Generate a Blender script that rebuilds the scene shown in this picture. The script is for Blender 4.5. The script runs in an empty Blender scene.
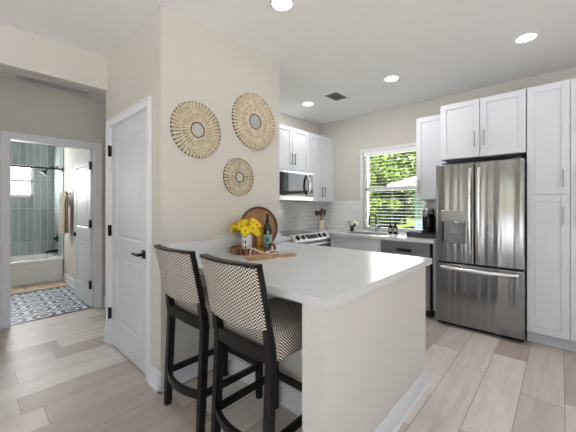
import bpy, bmesh, math, random
from mathutils import Vector, Matrix, Euler
random.seed(7)
PI = math.pi
scn = bpy.context.scene
col = scn.collection

# ------------------------------------------------------------------ camera
H = 1.30
cd = bpy.data.cameras.new('camera'); cam = bpy.data.objects.new('camera', cd); col.objects.link(cam)
cam.location = (0, 0, H); cam.rotation_euler = (PI / 2, 0, math.radians(42.5))
cd.sensor_width = 36.0; cd.lens = 36.0 * 298 / 576
cd.shift_y = -10 / 576.0
cd.clip_start = 0.02; cd.clip_end = 200
scn.camera = cam

# ------------------------------------------------------------------ world, sun, daylight, exposure
w = bpy.data.worlds.new('sky_world'); scn.world = w; w.use_nodes = True
wn = w.node_tree.nodes; wl = w.node_tree.links
bg = wn['Background']
sky = wn.new('ShaderNodeTexSky'); sky.sky_type = 'NISHITA'; sky.sun_disc = False
sky.sun_elevation = math.radians(52); sky.sun_rotation = math.radians(200)
wl.new(sky.outputs['Color'], bg.inputs['Color']); bg.inputs['Strength'].default_value = 0.22

def lamp(kind, name, loc, rot, energy, color=(1, 1, 1), **kw):
    d = bpy.data.lights.new(name, kind); d.energy = energy; d.color = color
    for k, v in kw.items(): setattr(d, k, v)
    o = bpy.data.objects.new(name, d); col.objects.link(o)
    o.location = loc; o.rotation_euler = rot
    return o
lamp('SUN', 'sun', (0, 0, 20), Vector((-.55, .33, -.77)).to_track_quat('-Z', 'Y').to_euler(), 20.5, (.97, .985, 1), angle=math.radians(1))
# daylight through the living room's glass doors and windows behind the camera, and through the kitchen and bathroom windows
lamp('AREA', 'daylight_sliding_door', (-0.25, -4.42, 1.1), (math.radians(90), 0, 0), 2, (.93, .97, 1), shape='RECTANGLE', size=2.4, size_y=2.0)
lamp('AREA', 'daylight_side_window', (3.12, -0.8, 1.45), (math.radians(90), 0, math.radians(90)), 7, (.93, .97, 1), shape='RECTANGLE', size=3.2, size_y=1.7)
lamp('AREA', 'daylight_kitchen_window', (-1.82, 4.46, 1.55), (math.radians(-90), 0, 0), 10, (.98, 1, .98), shape='RECTANGLE', size=.85, size_y=1.15)
lamp('AREA', 'daylight_bath_window', (-7.33, .62, 1.75), (math.radians(90), 0, math.radians(-90)), 38, (.98, .99, 1), shape='RECTANGLE', size=.5, size_y=.5)
scn.view_settings.view_transform = 'Standard'
scn.view_settings.look = 'None'
scn.view_settings.gamma = 1.0
scn.view_settings.use_curve_mapping = False
scn.view_settings.exposure = 0.58
scn.cycles.max_bounces = 10
scn.cycles.diffuse_bounces = 6
scn.cycles.caustics_reflective = False
scn.cycles.caustics_refractive = False
scn.cycles.sample_clamp_indirect = 6.0

# ------------------------------------------------------------------ materials
def srgb(r, g, b):
    f = lambda c: (c / 255 / 12.92) if c / 255 <= .04045 else ((c / 255 + .055) / 1.055) ** 2.4
    return (f(r), f(g), f(b), 1)
class N:
    """small node helper"""
    def __init__(s, name, rough=.5, metal=0, base=(.8, .8, .8, 1), spec=.5):
        s.m = bpy.data.materials.new(name); s.m.use_nodes = True
        s.t = s.m.node_tree; s.b = s.t.nodes['Principled BSDF']
        s.b.inputs['Base Color'].default_value = base
        s.b.inputs['Roughness'].default_value = rough
        s.b.inputs['Metallic'].default_value = metal
        s.b.inputs['Specular IOR Level'].default_value = spec
    def n(s, typ, **kw):
        o = s.t.nodes.new(typ)
        for k, v in kw.items(): setattr(o, k, v)
        return o
    def put(s, sock, v):
        if hasattr(v, 'is_linked') or isinstance(v, bpy.types.NodeSocket): s.t.links.new(v, sock)
        else: sock.default_value = v
    def math(s, op, a, b=None, c=None):
        o = s.n('ShaderNodeMath', operation=op)
        for i, v in enumerate((a, b, c)):
            if v is not None: s.put(o.inputs[i], v)
        return o.outputs[0]
    def xyz(s, kind='Object'):
        tc = s.n('ShaderNodeTexCoord'); sp = s.n('ShaderNodeSeparateXYZ'); s.t.links.new(tc.outputs[kind], sp.inputs[0])
        return tc.outputs[kind], sp.outputs[0], sp.outputs[1], sp.outputs[2]
    def comb(s, x, y, z=0):
        o = s.n('ShaderNodeCombineXYZ')
        for i, v in enumerate((x, y, z)): s.put(o.inputs[i], v)
        return o.outputs[0]
    def mapping(s, vec, scale, rot=(0, 0, 0), loc=(0, 0, 0)):
        o = s.n('ShaderNodeMapping'); s.t.links.new(vec, o.inputs[0])
        o.inputs['Scale'].default_value = scale; o.inputs['Rotation'].default_value = rot; o.inputs['Location'].default_value = loc
        return o.outputs[0]
    def noise(s, vec, scale, detail=3, rough=.5):
        o = s.n('ShaderNodeTexNoise'); s.t.links.new(vec, o.inputs['Vector'])
        o.inputs['Scale'].default_value = scale; o.inputs['Detail'].default_value = detail; o.inputs['Roughness'].default_value = rough
        return o.outputs['Fac']
    def white(s, vec):
        o = s.n('ShaderNodeTexWhiteNoise'); s.t.links.new(vec, o.inputs['Vector']); return o.outputs['Value']
    def mix(s, f, a, b, blend='MIX'):
        o = s.n('ShaderNodeMix', data_type='RGBA', blend_type=blend)
        s.put(o.inputs[0], f); s.put(o.inputs[6], a); s.put(o.inputs[7], b)
        return o.outputs[2]
    def ramp(s, f, stops):
        o = s.n('ShaderNodeValToRGB'); s.t.links.new(f, o.inputs[0]); e = o.color_ramp.elements
        e[0].position, e[0].color = stops[0]; e[1].position, e[1].color = stops[-1]
        for p, c in stops[1:-1]:
            q = e.new(p); q.color = c
        return o.outputs[0]
    def bump(s, h, strength=.2, dist=.01):
        o = s.n('ShaderNodeBump'); o.inputs['Strength'].default_value = strength; o.inputs['Distance'].default_value = dist
        s.t.links.new(h, o.inputs['Height']); s.t.links.new(o.outputs[0], s.b.inputs['Normal'])
    def color(s, v): s.put(s.b.inputs['Base Color'], v)
    def rough(s, v): s.put(s.b.inputs['Roughness'], v)

def plain(name, c, rough=.5, metal=0, spec=.5, var=.04, scale=8):
    """a plain coat with a faint mottle"""
    k = N(name, rough, metal, c, spec)
    v, x, y, z = k.xyz()
    f = k.noise(v, scale, 3)
    d = tuple(max(0, q * (1 - var)) for q in c[:3]) + (1,)
    k.color(k.mix(f, d, c))
    return k.m
def emit(name, c, s):
    k = N(name); k.b.inputs['Emission Color'].default_value = c; k.b.inputs['Emission Strength'].default_value = s
    k.color(c); return k.m

def paint(name, c):
    k = N(name, .75, 0, c, .3); v, x, y, z = k.xyz()
    k.color(k.mix(k.noise(v, 2.0, 2), tuple(q * .985 for q in c[:3]) + (1,), c))
    k.bump(k.noise(v, 220, 2), .05, .002); return k.m

def mat_planks():
    k = N('floor_planks', .32, 0, (.6, .5, .42, 1), .4)
    v, x, y, z = k.xyz()
    W, L = .2265, 1.22
    r = k.math('DIVIDE', k.math('ADD', x, 10 * W + .209), W)
    row = k.math('FLOOR', r); fx = k.math('FRACT', r)
    sh = k.white(k.comb(row, 3.3))
    q = k.math('ADD', k.math('DIVIDE', y, L), k.math('MULTIPLY', sh, 7.0))
    pid = k.math('FLOOR', q); fy = k.math('FRACT', q)
    rnd = k.white(k.comb(row, pid, 1.7))
    g = k.comb(k.math('ADD', k.math('MULTIPLY', x, 14), k.math('MULTIPLY', rnd, 31)), k.math('MULTIPLY', y, 1.1), row)
    n1 = k.noise(g, 1.6, 5, .6)
    n2 = k.noise(k.comb(k.math('MULTIPLY', x, 3.5), k.math('ADD', k.math('MULTIPLY', y, .9), k.math('MULTIPLY', rnd, 19)), row), 1.5, 3)
    base = k.ramp(k.math('ADD', k.math('MULTIPLY', n1, .6), k.math('MULTIPLY', n2, .4)), [(.30, srgb(206, 199, 192)), (.5, srgb(224, 218, 213)), (.70, srgb(236, 231, 227))])
    tint = k.ramp(rnd, [(0, srgb(206, 196, 190)), (.5, srgb(236, 231, 228)), (1, srgb(255, 253, 250))])
    c = k.mix(1.0, base, tint, 'MULTIPLY')
    ex = k.math('MULTIPLY', k.math('MINIMUM', fx, k.math('SUBTRACT', 1, fx)), W)
    ey = k.math('MULTIPLY', k.math('MINIMUM', fy, k.math('SUBTRACT', 1, fy)), L)
    e = k.math('MINIMUM', ex, ey)
    seam = k.math('LESS_THAN', e, .0017)
    k.color(k.mix(seam, c, srgb(128, 120, 114)))
    k.rough(k.math('ADD', .38, k.math('MULTIPLY', n1, .16)))
    k.bump(k.math('SUBTRACT', k.math('MULTIPLY', n1, .1), seam), .15, .002)
    return k.m

def mat_tile(name, w, h, axis, c1, c2, grout, rough=.15, gap=.003, var=.0, stagger=.5, vein=False):
    k = N(name, rough, 0, c1, .5); v, x, y, z = k.xyz()
    a = {'x': x, 'y': y}[axis]
    rz = k.math('DIVIDE', k.math('ADD', z, 10 * h), h); row = k.math('FLOOR', rz); fz = k.math('FRACT', rz)
    ra = k.math('ADD', k.math('DIVIDE', k.math('ADD', a, 20 * w), w), k.math('MULTIPLY', k.math('MODULO', row, 2), stagger))
    ci = k.math('FLOOR', ra); fa = k.math('FRACT', ra)
    rnd = k.white(k.comb(ci, row, 2.2))
    e = k.math('MINIMUM', k.math('MULTIPLY', k.math('MINIMUM', fa, k.math('SUBTRACT', 1, fa)), w), k.math('MULTIPLY', k.math('MINIMUM', fz, k.math('SUBTRACT', 1, fz)), h))
    g = k.math('LESS_THAN', e, gap)
    if vein:
        f = k.noise(k.comb(k.math('ADD', k.math('MULTIPLY', a, 20), k.math('MULTIPLY', rnd, 50)), k.math('MULTIPLY', z, 3), ci), 1.2, 5, .6)
        f = k.math('ADD', k.math('MULTIPLY', f, .6), k.math('MULTIPLY', rnd, .4))
    else: f = rnd
    k.color(k.mix(g, k.mix(f, c1, c2), grout))
    k.bump(k.math('SUBTRACT', 1, g), .25, .003)
    return k.m

def mat_pattern_tile():
    k = N('bath_pattern_tile', .5, 0); v, x, y, z = k.xyz()
    S = .27
    px = k.math('SUBTRACT', k.math('FRACT', k.math('DIVIDE', k.math('ADD', x, 20.05), S)), .5)
    py = k.math('SUBTRACT', k.math('FRACT', k.math('DIVIDE', k.math('ADD', y, 20), S)), .5)
    ax = k.math('ABSOLUTE', px); ay = k.math('ABSOLUTE', py)
    d = k.math('MAXIMUM', k.math('MULTIPLY', k.math('ADD', ax, ay), .72), k.math('MAXIMUM', ax, ay))
    ring = k.math('LESS_THAN', k.math('ABSOLUTE', k.math('SUBTRACT', d, .34)), .075)
    mx = k.math('SUBTRACT', .5, ax); my = k.math('SUBTRACT', .5, ay)
    star = k.math('LESS_THAN', k.math('ABSOLUTE', k.math('SUBTRACT', k.math('ADD', mx, my), .20)), .072)
    dot = k.math('LESS_THAN', k.math('ABSOLUTE', k.math('SUBTRACT', k.math('MAXIMUM', ax, ay), .12)), .035)
    blue = k.math('LESS_THAN', k.math('ADD', ax, ay), .13)
    c = k.mix(k.math('MAXIMUM', ring, star), srgb(206, 216, 224), srgb(16, 22, 34))
    c = k.mix(dot, c, srgb(92, 112, 134)); c = k.mix(blue, c, srgb(30, 44, 66))
    k.color(c); return k.m

def mat_quartz():
    k = N('white_quartz', .2, 0, (.8, .8, .8, 1), .5); v, x, y, z = k.xyz()
    sp = k.noise(v, 260, 2); lo = k.noise(v, 3.5, 5, .65)
    c = k.ramp(sp, [(.30, srgb(182, 184, 186)), (.46, srgb(212, 214, 216)), (.6, srgb(222, 224, 226)), (.75, srgb(234, 236, 238))])
    k.color(k.mix(k.math('MULTIPLY', k.math('LESS_THAN', k.math('ABSOLUTE', k.math('SUBTRACT', lo, .5)), .012), .2), c, srgb(190, 188, 186)))
    return k.m

def mat_steel(name, c, rough=.2, wave=.35):
    k = N(name, rough, 1.0, c); v, x, y, z = k.xyz()
    f = k.noise(k.mapping(v, (9, 9, .35)), 1.0, 1.5, .5)
    k.bump(f, wave, .03)
    br = k.noise(k.mapping(v, (400, 400, 3)), 1.0, 2)
    if wave > .6:
        k.b.inputs['Anisotropic'].default_value = .85; tg = k.n('ShaderNodeTangent', direction_type='RADIAL', axis='Z'); k.t.links.new(tg.outputs[0], k.b.inputs['Tangent'])
    k.rough(k.math('ADD', rough - .03, k.math('MULTIPLY', br, .06)))
    return k.m

def mat_wood(name, c1, c2, sc=(14, 14, 1.5), rough=.5, scale=2.0, mid=.5, wid=.2):
    k = N(name, rough, 0, c1, .35); v, x, y, z = k.xyz()
    f = k.noise(k.mapping(v, sc), scale, 5, .6)
    k.color(k.ramp(f, [(mid - wid, c1), (mid + wid, c2)])); k.bump(f, .1, .002); return k.m

def mat_herringbone(name, seat):
    k = N(name, .9, 0, (.5, .5, .5, 1), .1); v, x, y, z = k.xyz()
    zz = k.math('PINGPONG', k.math('ADD', x, 1.0), .0125); along = k.math('ADD', z, y) if seat else z
    q = k.math('FRACT', k.math('DIVIDE', k.math('ADD', k.math('ADD', along, 3.0), k.math('MULTIPLY', zz, 1.2)), .0150))
    s = k.math('GREATER_THAN', q, .50)
    th = k.noise(v, 420, 2)
    dark = k.mix(th, srgb(22, 20, 19), srgb(58, 54, 50)); lite = k.mix(th, srgb(196, 188, 178), srgb(240, 234, 226))
    k.color(k.mix(s, dark, lite)); k.bump(k.math('ADD', s, th), .3, .002); return k.m

def mat_glass(name, c=(1, 1, 1, 1), rough=0.0, ior=1.45):
    k = N(name, rough, 0, c); k.b.inputs['Transmission Weight'].default_value = 1.0; k.b.inputs['IOR'].default_value = ior
    return k.m
def mat_pane():
    m = bpy.data.materials.new('window_glass'); m.use_nodes = True; t = m.node_tree
    t.nodes.remove(t.nodes['Principled BSDF']); out = t.nodes['Material Output']
    tr = t.nodes.new('ShaderNodeBsdfTransparent'); gl = t.nodes.new('ShaderNodeBsdfGlossy'); gl.inputs['Roughness'].default_value = .02
    fr = t.nodes.new('ShaderNodeFresnel'); fr.inputs[0].default_value = 1.3; mx = t.nodes.new('ShaderNodeMixShader')
    t.links.new(fr.outputs[0], mx.inputs[0]); t.links.new(tr.outputs[0], mx.inputs[1]); t.links.new(gl.outputs[0], mx.inputs[2])
    t.links.new(mx.outputs[0], out.inputs[0]); return m
def mat_leaf(name, a, b):
    k = N(name, .5, 0, a, .3); v, x, y, z = k.xyz()
    k.color(k.mix(k.noise(v, 2.2, 4, .7), a, b)); return k.m
def mat_vase_print():
    k = N('printed_ceramic', .25, 0); v, x, y, z = k.xyz()
    s = k.math('GREATER_THAN', k.math('SINE', k.math('MULTIPLY', k.math('ADD', x, k.math('MULTIPLY', y, -1.0)), 210)), .35)
    s2 = k.math('GREATER_THAN', k.math('SINE', k.math('MULTIPLY', z, 140)), -.2)
    k.color(k.mix(k.math('MULTIPLY', s, s2), srgb(236, 238, 240), srgb(58, 66, 74))); return k.m

M = dict(
    wall=paint('wall_paint', srgb(206, 202, 194)), ceil=paint('ceiling_paint', srgb(234, 234, 233)),
    panel=paint('peninsula_paint', srgb(213, 211, 206)),
    trim=plain('white_trim_paint', srgb(226, 228, 232), .55, 0, .3, var=.015), door=plain('white_door_paint', srgb(214, 217, 222), .5, 0, .3, var=.015),
    planks=mat_planks(), quartz=mat_quartz(), ptile=mat_pattern_tile(),
    subx=mat_tile('subway_tile_window', .20, .066, 'x', srgb(226, 226, 226), srgb(234, 234, 234), srgb(206, 206, 205), .12, .0018),
    suby=mat_tile('subway_tile_oven', .20, .066, 'y', srgb(226, 226, 226), srgb(234, 234, 234), srgb(206, 206, 205), .12, .0018),
    teally=mat_tile('teal_tile_back', .1, .626, 'y', srgb(112, 128, 130), srgb(186, 195, 192), srgb(206, 210, 207), .2, .003, stagger=0, vein=True),
    teallx=mat_tile('teal_tile_end', .1, .626, 'x', srgb(112, 128, 130), srgb(186, 195, 192), srgb(206, 210, 207), .2, .003, stagger=0, vein=True),
    cab=plain('white_cabinet_paint', srgb(211, 214, 221), .5, 0, .35, var=.01), toe=plain('toe_kick_grey', srgb(196, 199, 204), .5),
    steel=mat_steel('brushed_stainless', (.30, .302, .305, 1), .22, 1.0), steel_h=mat_steel('handle_stainless', (.86, .86, .86, 1), .28, .0),
    steel_d=mat_steel('dishwasher_stainless', (.42, .42, .42, 1), .3, .1), silver=plain('satin_silver', srgb(208, 208, 208), .3, .6),
    nickel=plain('dark_nickel', (.09, .087, .083, 1), .3, 1), pull=plain('brushed_nickel', (.42, .41, .40, 1), .35, 1), black=plain('matte_black', (.010, .010, .011, 1), .55, 0, .25),
    gloss=plain('black_glass', (.008, .008, .01, 1), .05), dgrey=plain('dark_grey_plastic', (.05, .05, .055, 1), .4), mgrey=plain('grey_plastic', (.28, .29, .30, 1), .3),
    ebony=mat_wood('ebony_wood', (.005, .0045, .004, 1), (.013, .011, .010, 1), rough=.42), fabric=mat_herringbone('herringbone_fabric', False), fabric_s=mat_herringbone('herringbone_seat_fabric', True),
    walnut=mat_wood('acacia_wood', srgb(120, 82, 54), srgb(176, 134, 98), (2, 10, 2), .5, 3), bark=mat_wood('striped_wood', srgb(88, 54, 32), srgb(182, 128, 84), (28, 28, 1), .6, 2, wid=.07),
    oak=mat_wood('olive_wood', srgb(140, 104, 70), srgb(202, 168, 128), (4, 20, 20), .55, 3), rim_wood=mat_wood('dark_rim_wood', srgb(74, 46, 30), srgb(120, 80, 52), (6, 6, 6)),
    straw=mat_wood('woven_straw', srgb(200, 182, 150), srgb(246, 236, 214), (20, 20, 20), .8), straw_d=plain('dark_straw', srgb(96, 78, 56), .8, var=.3, scale=60),
    straw_b=plain('straw_backing', srgb(198, 178, 146), .9, var=.2, scale=50), mirror=plain('mirror_glass', (.82, .84, .84, 1), .02, 1, var=0),
    white_p=plain('white_plastic', srgb(236, 236, 236), .4, var=.01), tub=plain('white_acrylic', srgb(236, 236, 235), .15, var=.01),
    towel=plain('beige_towel', srgb(222, 210, 192), .95, var=.25, scale=90), towel_d=plain('brown_towel', srgb(150, 128, 104), .95, var=.25, scale=90),
    mat=mat_wood('tan_mat', srgb(160, 142, 122), srgb(196, 180, 158), (2, 14, 2), .85), slat=plain('blind_slat', srgb(238, 238, 236), .5, var=.01),
    pane=mat_pane(), bottle=mat_glass('green_bottle_glass', (.10, .13, .03, 1)), amber=plain('amber_glaze', srgb(176, 122, 26), .12, var=.3, scale=20),
    label=plain('teal_label', srgb(136, 172, 160), .6, var=.05), label_d=plain('dark_green_print', srgb(44, 84, 76), .6), paper=plain('white_label', srgb(238, 236, 230), .6),
    foil=plain('black_foil', (.02, .018, .016, 1), .35), vasep=mat_vase_print(), yellow=plain('yellow_petal', srgb(253, 222, 12), .6, var=.25, scale=40), orange=plain('amber_petal', srgb(252, 196, 8), .6, var=.25, scale=40),
    disc=plain('flower_eye', srgb(70, 44, 16), .8), leafg=plain('leaf_green', srgb(44, 84, 30), .5, var=.4, scale=30), white_f=plain('white_petal', srgb(244, 242, 228), .6, var=.12, scale=40),
    rope=plain('white_rope', srgb(234, 226, 212), .9, var=.2, scale=120), crock=plain('cream_crock', srgb(204, 196, 182), .35), uten=mat_wood('utensil_wood', srgb(52, 40, 32), srgb(112, 90, 70)),
    clear=mat_glass('clear_glass', (.95, .97, .95, 1)), bulb=emit('lamp_diffuser', (1, .97, .92, 1), 9.0),
    paving=plain('bounce_paving', srgb(226, 225, 222), .8), lawn=mat_leaf('lawn_grass', srgb(96, 120, 36), srgb(134, 150, 58)), leaf1=mat_leaf('leaf_bright', srgb(26, 44, 10), srgb(100, 120, 28)), leaf2=mat_leaf('leaf_mid', srgb(20, 38, 10), srgb(68, 88, 24)),  # paving: pale coat for the unseen ground added as a light bounce
    trunk=mat_wood('tree_bark', srgb(70, 56, 42), srgb(112, 94, 74)), siding=plain('shade_blue_siding', srgb(120, 138, 152), .6), roofw=plain('pale_roof', srgb(176, 178, 178), .6),  # siding: blue-grey darkened in its colour to stand in for shade
    dark_in=plain('void_black', (.01, .01, .01, 1), .8), nvent=plain('vent_grey', srgb(150, 148, 146), .5),
)

# ------------------------------------------------------------------ mesh builders
class MB:
    def __init__(s): s.bm = bmesh.new()
    def box(s, x0, x1, y0, y1, z0, z1, bev=0, seg=2):
        if x0 > x1: x0, x1 = x1, x0
        if y0 > y1: y0, y1 = y1, y0
        if z0 > z1: z0, z1 = z1, z0
        vs = [s.bm.verts.new(p) for p in ((x0, y0, z0), (x1, y0, z0), (x1, y1, z0), (x0, y1, z0), (x0, y0, z1), (x1, y0, z1), (x1, y1, z1), (x0, y1, z1))]
        fs = [s.bm.faces.new([vs[i] for i in f]) for f in ((3, 2, 1, 0), (4, 5, 6, 7), (0, 1, 5, 4), (1, 2, 6, 5), (2, 3, 7, 6), (3, 0, 4, 7))]
        if bev:
            es = list({e for f in fs for e in f.edges})
            bmesh.ops.bevel(s.bm, geom=es, offset=bev, segments=seg, affect='EDGES', profile=.5)
        return s
    def loft(s, rings, cap=True, closed=False):
        R = [[s.bm.verts.new(p) for p in r] for r in rings]
        n = len(R[0]); m = len(R)
        for i in range(m if closed else m - 1):
            a, b = R[i], R[(i + 1) % m]
            for j in range(n):
                s.bm.faces.new((a[j], a[(j + 1) % n], b[(j + 1) % n], b[j]))
        if cap and not closed:
            s.bm.faces.new(list(reversed(R[0]))); s.bm.faces.new(R[-1])
        return s
    def tube(s, pts, r, seg=8, closed=False):
        pts = [Vector(p) for p in pts]; n = len(pts); rings = []
        rr = r if isinstance(r, (list, tuple)) else [r] * n
        up = None
        for i, p in enumerate(pts):
            if closed: t = pts[(i + 1) % n] - pts[i - 1]
            else: t = pts[min(i + 1, n - 1)] - pts[max(i - 1, 0)]
            t.normalize()
            if up is None:
                up = Vector((0, 0, 1)) if abs(t.z) < .9 else Vector((1, 0, 0))
            up = (up - t * up.dot(t))
            if up.length < 1e-5: up = t.orthogonal()
            up.normalize(); q = t.cross(up)
            rings.append([p + (up * math.cos(2 * PI * k / seg) + q * math.sin(2 * PI * k / seg)) * rr[i] for k in range(seg)])
        return s.loft(rings, True, closed)
    def cyl(s, p0, p1, r, seg=16, r2=None):
        return s.tube([p0, p1], [r, r if r2 is None else r2], seg)
    def lathe(s, prof, c=(0, 0, 0), seg=24, axis='z'):
        """profile [(r, h)...] turned round an axis through c; closed at both ends"""
        rings = []
        for r, h in prof:
            r = max(r, 1e-4); ring = []
            for k in range(seg):
                a = 2 * PI * k / seg; u, v = r * math.cos(a), r * math.sin(a)
                p = {'z': (u, v, h), 'x': (h, u, v), 'y': (v, h, u)}[axis]
                ring.append((c[0] + p[0], c[1] + p[1], c[2] + p[2]))
            rings.append(ring)
        return s.loft(rings)
    def prism(s, poly, z0, z1, axis='z', bev=0):
        f = {'z': lambda a, b, h: (a, b, h), 'y': lambda a, b, h: (a, h, b), 'x': lambda a, b, h: (h, a, b)}[axis]
        lo = [s.bm.verts.new(f(a, b, z0)) for a, b in poly]; hi = [s.bm.verts.new(f(a, b, z1)) for a, b in poly]
        n = len(poly); fs = [s.bm.faces.new(list(reversed(lo))), s.bm.faces.new(hi)]
        for i in range(n): fs.append(s.bm.faces.new((lo[i], lo[(i + 1) % n], hi[(i + 1) % n], hi[i])))
        if bev:
            bmesh.ops.bevel(s.bm, geom=list({e for q in fs[:2] for e in q.edges}), offset=bev, segments=2, affect='EDGES', profile=.5)
        return s
    def ball(s, c, r, u=12, v=8, sc=(1, 1, 1)):
        m = Matrix.Translation(c) @ Matrix.Diagonal((*sc, 1))
        bmesh.ops.create_uvsphere(s.bm, u_segments=u, v_segments=v, radius=r, matrix=m); return s
    def torus(s, c, R, r, axis='z', seg=40, k=8):
        pts = []
        for i in range(seg):
            a = 2 * PI * i / seg; u, v = R * math.cos(a), R * math.sin(a)
            p = {'z': (u, v, 0), 'x': (0, u, v), 'y': (u, 0, v)}[axis]
            pts.append((c[0] + p[0], c[1] + p[1], c[2] + p[2]))
        return s.tube(pts, r, k, True)
    def quad(s, *p): s.bm.faces.new([s.bm.verts.new(q) for q in p]); return s
    def build(s, name, m, parent=None, smooth=True, angle=50):
        bmesh.ops.recalc_face_normals(s.bm, faces=s.bm.faces)
        me = bpy.data.meshes.new(name); s.bm.to_mesh(me); s.bm.free()
        me.materials.append(M[m] if isinstance(m, str) else m)
        if smooth:
            me.shade_smooth(); me.set_sharp_from_angle(angle=math.radians(angle))
        o = bpy.data.objects.new(name, me); col.objects.link(o)
        if smooth:
            wm = o.modifiers.new('weighted_normals', 'WEIGHTED_NORMAL'); wm.keep_sharp = True; wm.weight = 80
        if parent: o.parent = parent
        return o
def tag(o, label, cat, group=None):
    o['label'] = label; o['category'] = cat
    if group: o['group'] = group
    return o
def thing(name, label, cat, loc=(0, 0, 0), rz=0, group=None, rot=None):
    o = bpy.data.objects.new(name, None); col.objects.link(o); o.empty_display_size = .1
    o.location = loc; o.rotation_euler = rot if rot else (0, 0, rz)
    return tag(o, label, cat, group)
def struct(o, label=None):
    o['kind'] = 'structure'
    if label: o['label'] = label
    return o
def S(name, boxes, m, label=None):
    b = MB()
    for q in boxes: b.box(*q)
    return struct(b.build(name, m, smooth=False), label)
def dup(root, loc=None, label=None, group=None, rz=None):
    def cp(o, parent):
        c = o.copy(); col.objects.link(c)
        if parent: c.parent = parent
        for ch in o.children: cp(ch, c)
        return c
    r = cp(root, None)
    if loc: r.location = loc
    if rz is not None: r.rotation_euler = (0, 0, rz)
    if label: r['label'] = label
    if group: r['group'] = group
    return r

# ================================================================== STRUCTURE
CZ = 2.72
CH = 2.66                     # hall ceiling
XW, YD = -2.076, .94          # decorated wall plane, pantry door wall plane
XO, YW = -3.138, 4.22         # oven wall plane, window wall plane
XH, XB = -3.215, -4.36        # header plane, bathroom wall plane
S('floor', [(-4.42, 3.2, -4.5, 4.3, -.1, 0)], 'planks', 'light greige wood plank floor')
S('floor_bathroom', [(-7.4, -4.42, -.5, 1.3, -.1, 0)], 'ptile', 'blue and white patterned tile floor of the bathroom')
S('ceiling', [(-7.5, 3.3, -4.6, 4.4, CZ, CZ + .12)], 'ceil')
S('ceiling_hall', [(XB, XH - .11, -2.5, 2.2, CH, CH + .04)], 'ceil')
S('wall_basket', [(XW - .11, XW, YD, 2.14, 0, CZ)], 'wall', 'off-white wall with the three woven mirrors')
# pantry door wall with its doorway
DX0, DX1, DH = -3.108, -2.288, 2.04
S('wall_pantry', [(-3.27, DX0, YD, YD + .11, 0, CZ), (DX1, XW - .11, YD, YD + .11, 0, CZ), (DX0, DX1, YD, YD + .11, DH, CZ),
                  (-3.27, -3.16, YD + .11, 2.14, 0, CZ), (-3.16, XW - .11, 2.03, 2.14, 0, CZ)], 'wall')
S('wall_hall_header', [(XH - .11, XH, -.9, YD, 2.413, CZ), (XH - .11, XH, -4.5, -.9, 0, CZ)], 'wall', 'off-white header beam over the hall opening')
S('wall_hall_end', [(-4.36, -3.27, 2.2, 2.3, 0, CZ), (-4.36, XH - .11, -2.6, -2.5, 0, CZ)], 'wall')
BY0, BY1, BH = .335, 1.140, 2.03
S('wall_bathroom_front', [(XB - .11, XB, -2.5, BY0, 0, CZ), (XB - .11, XB, BY1, 2.3, 0, CZ), (XB - .11, XB, BY0, BY1, BH, CZ)], 'wall')
S('wall_bathroom_right', [(-7.4, XB - .11, 1.205, 1.30, 0, CZ)], 'wall')
S('wall_bathroom_left', [(-7.4, XB - .11, -.6, -.5, 0, CZ)], 'wall')
wx0, wx1, wz0, wz1 = .30, .90, 1.46, 2.05
S('wall_bathroom_back', [(-7.5, -7.305, -.5, wx0, 0, CZ), (-7.5, -7.305, wx1, 1.3, 0, CZ), (-7.5, -7.305, wx0, wx1, 0, wz0), (-7.5, -7.305, wx0, wx1, wz1, CZ)], 'wall')
S('wall_tile_back', [(-7.305, -7.29, -.5, wx0, .30, CZ), (-7.305, -7.29, wx1, 1.205, .30, CZ), (-7.305, -7.29, wx0, wx1, .30, wz0), (-7.305, -7.29, wx0, wx1, wz1, CZ)], 'teally', 'teal stacked vertical tile wall behind the tub')
S('wall_tile_end', [(-7.29, -6.44, 1.190, 1.205, .30, CZ)], 'teallx', 'teal stacked tile on the tub end wall')
S('wall_oven', [(XO - .12, XO, 2.14, 4.34, 0, CZ)], 'wall')
KX0, KX1, KZ0, KZ1 = -2.28, -1.36, .93, 2.13
S('wall_window', [(XO, KX0, YW, YW + .14, 0, CZ), (KX1, 3.2, YW, YW + .14, 0, CZ), (KX0, KX1, YW, YW + .14, 0, KZ0), (KX0, KX1, YW, YW + .14, KZ1, CZ)], 'wall')
S('wall_right', [(3.2, 3.3, -4.5, -2.5, 0, CZ), (3.2, 3.3, .9, 4.34, 0, CZ), (3.2, 3.3, -2.5, .9, 0, .55), (3.2, 3.3, -2.5, .9, 2.35, CZ)], 'wall')
S('wall_back', [(-3.3, -1.5, -4.6, -4.5, 0, CZ), (1.0, 3.3, -4.6, -4.5, 0, CZ), (-1.5, 1.0, -4.6, -4.5, 2.15, CZ)], 'wall')
# tiled backsplashes
S('wall_backsplash_window', [(XO, KX0 - .0, YW - .008, YW, .915, 1.385), (KX0, KX1, YW - .008, YW, .915, KZ0 - .035), (KX1, -1.0, YW - .008, YW, .915, 1.385)], 'subx', 'white subway tile backsplash on the window wall')
S('wall_backsplash_oven', [(XO, XO + .008, 2.14, YW - .008, .915, 1.39)], 'suby', 'white subway tile backsplash behind the range')
# peninsula stub walls
PX0, PX1, PY0, PY1 = -.843, -.72, 1.012, 2.252
S('wall_peninsula', [(PX0, PX1, PY0, PY1, 0, .875), (XW, PX0, 1.43, 1.55, 0, .875)], 'panel', 'painted end panel and knee wall of the peninsula')

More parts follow.
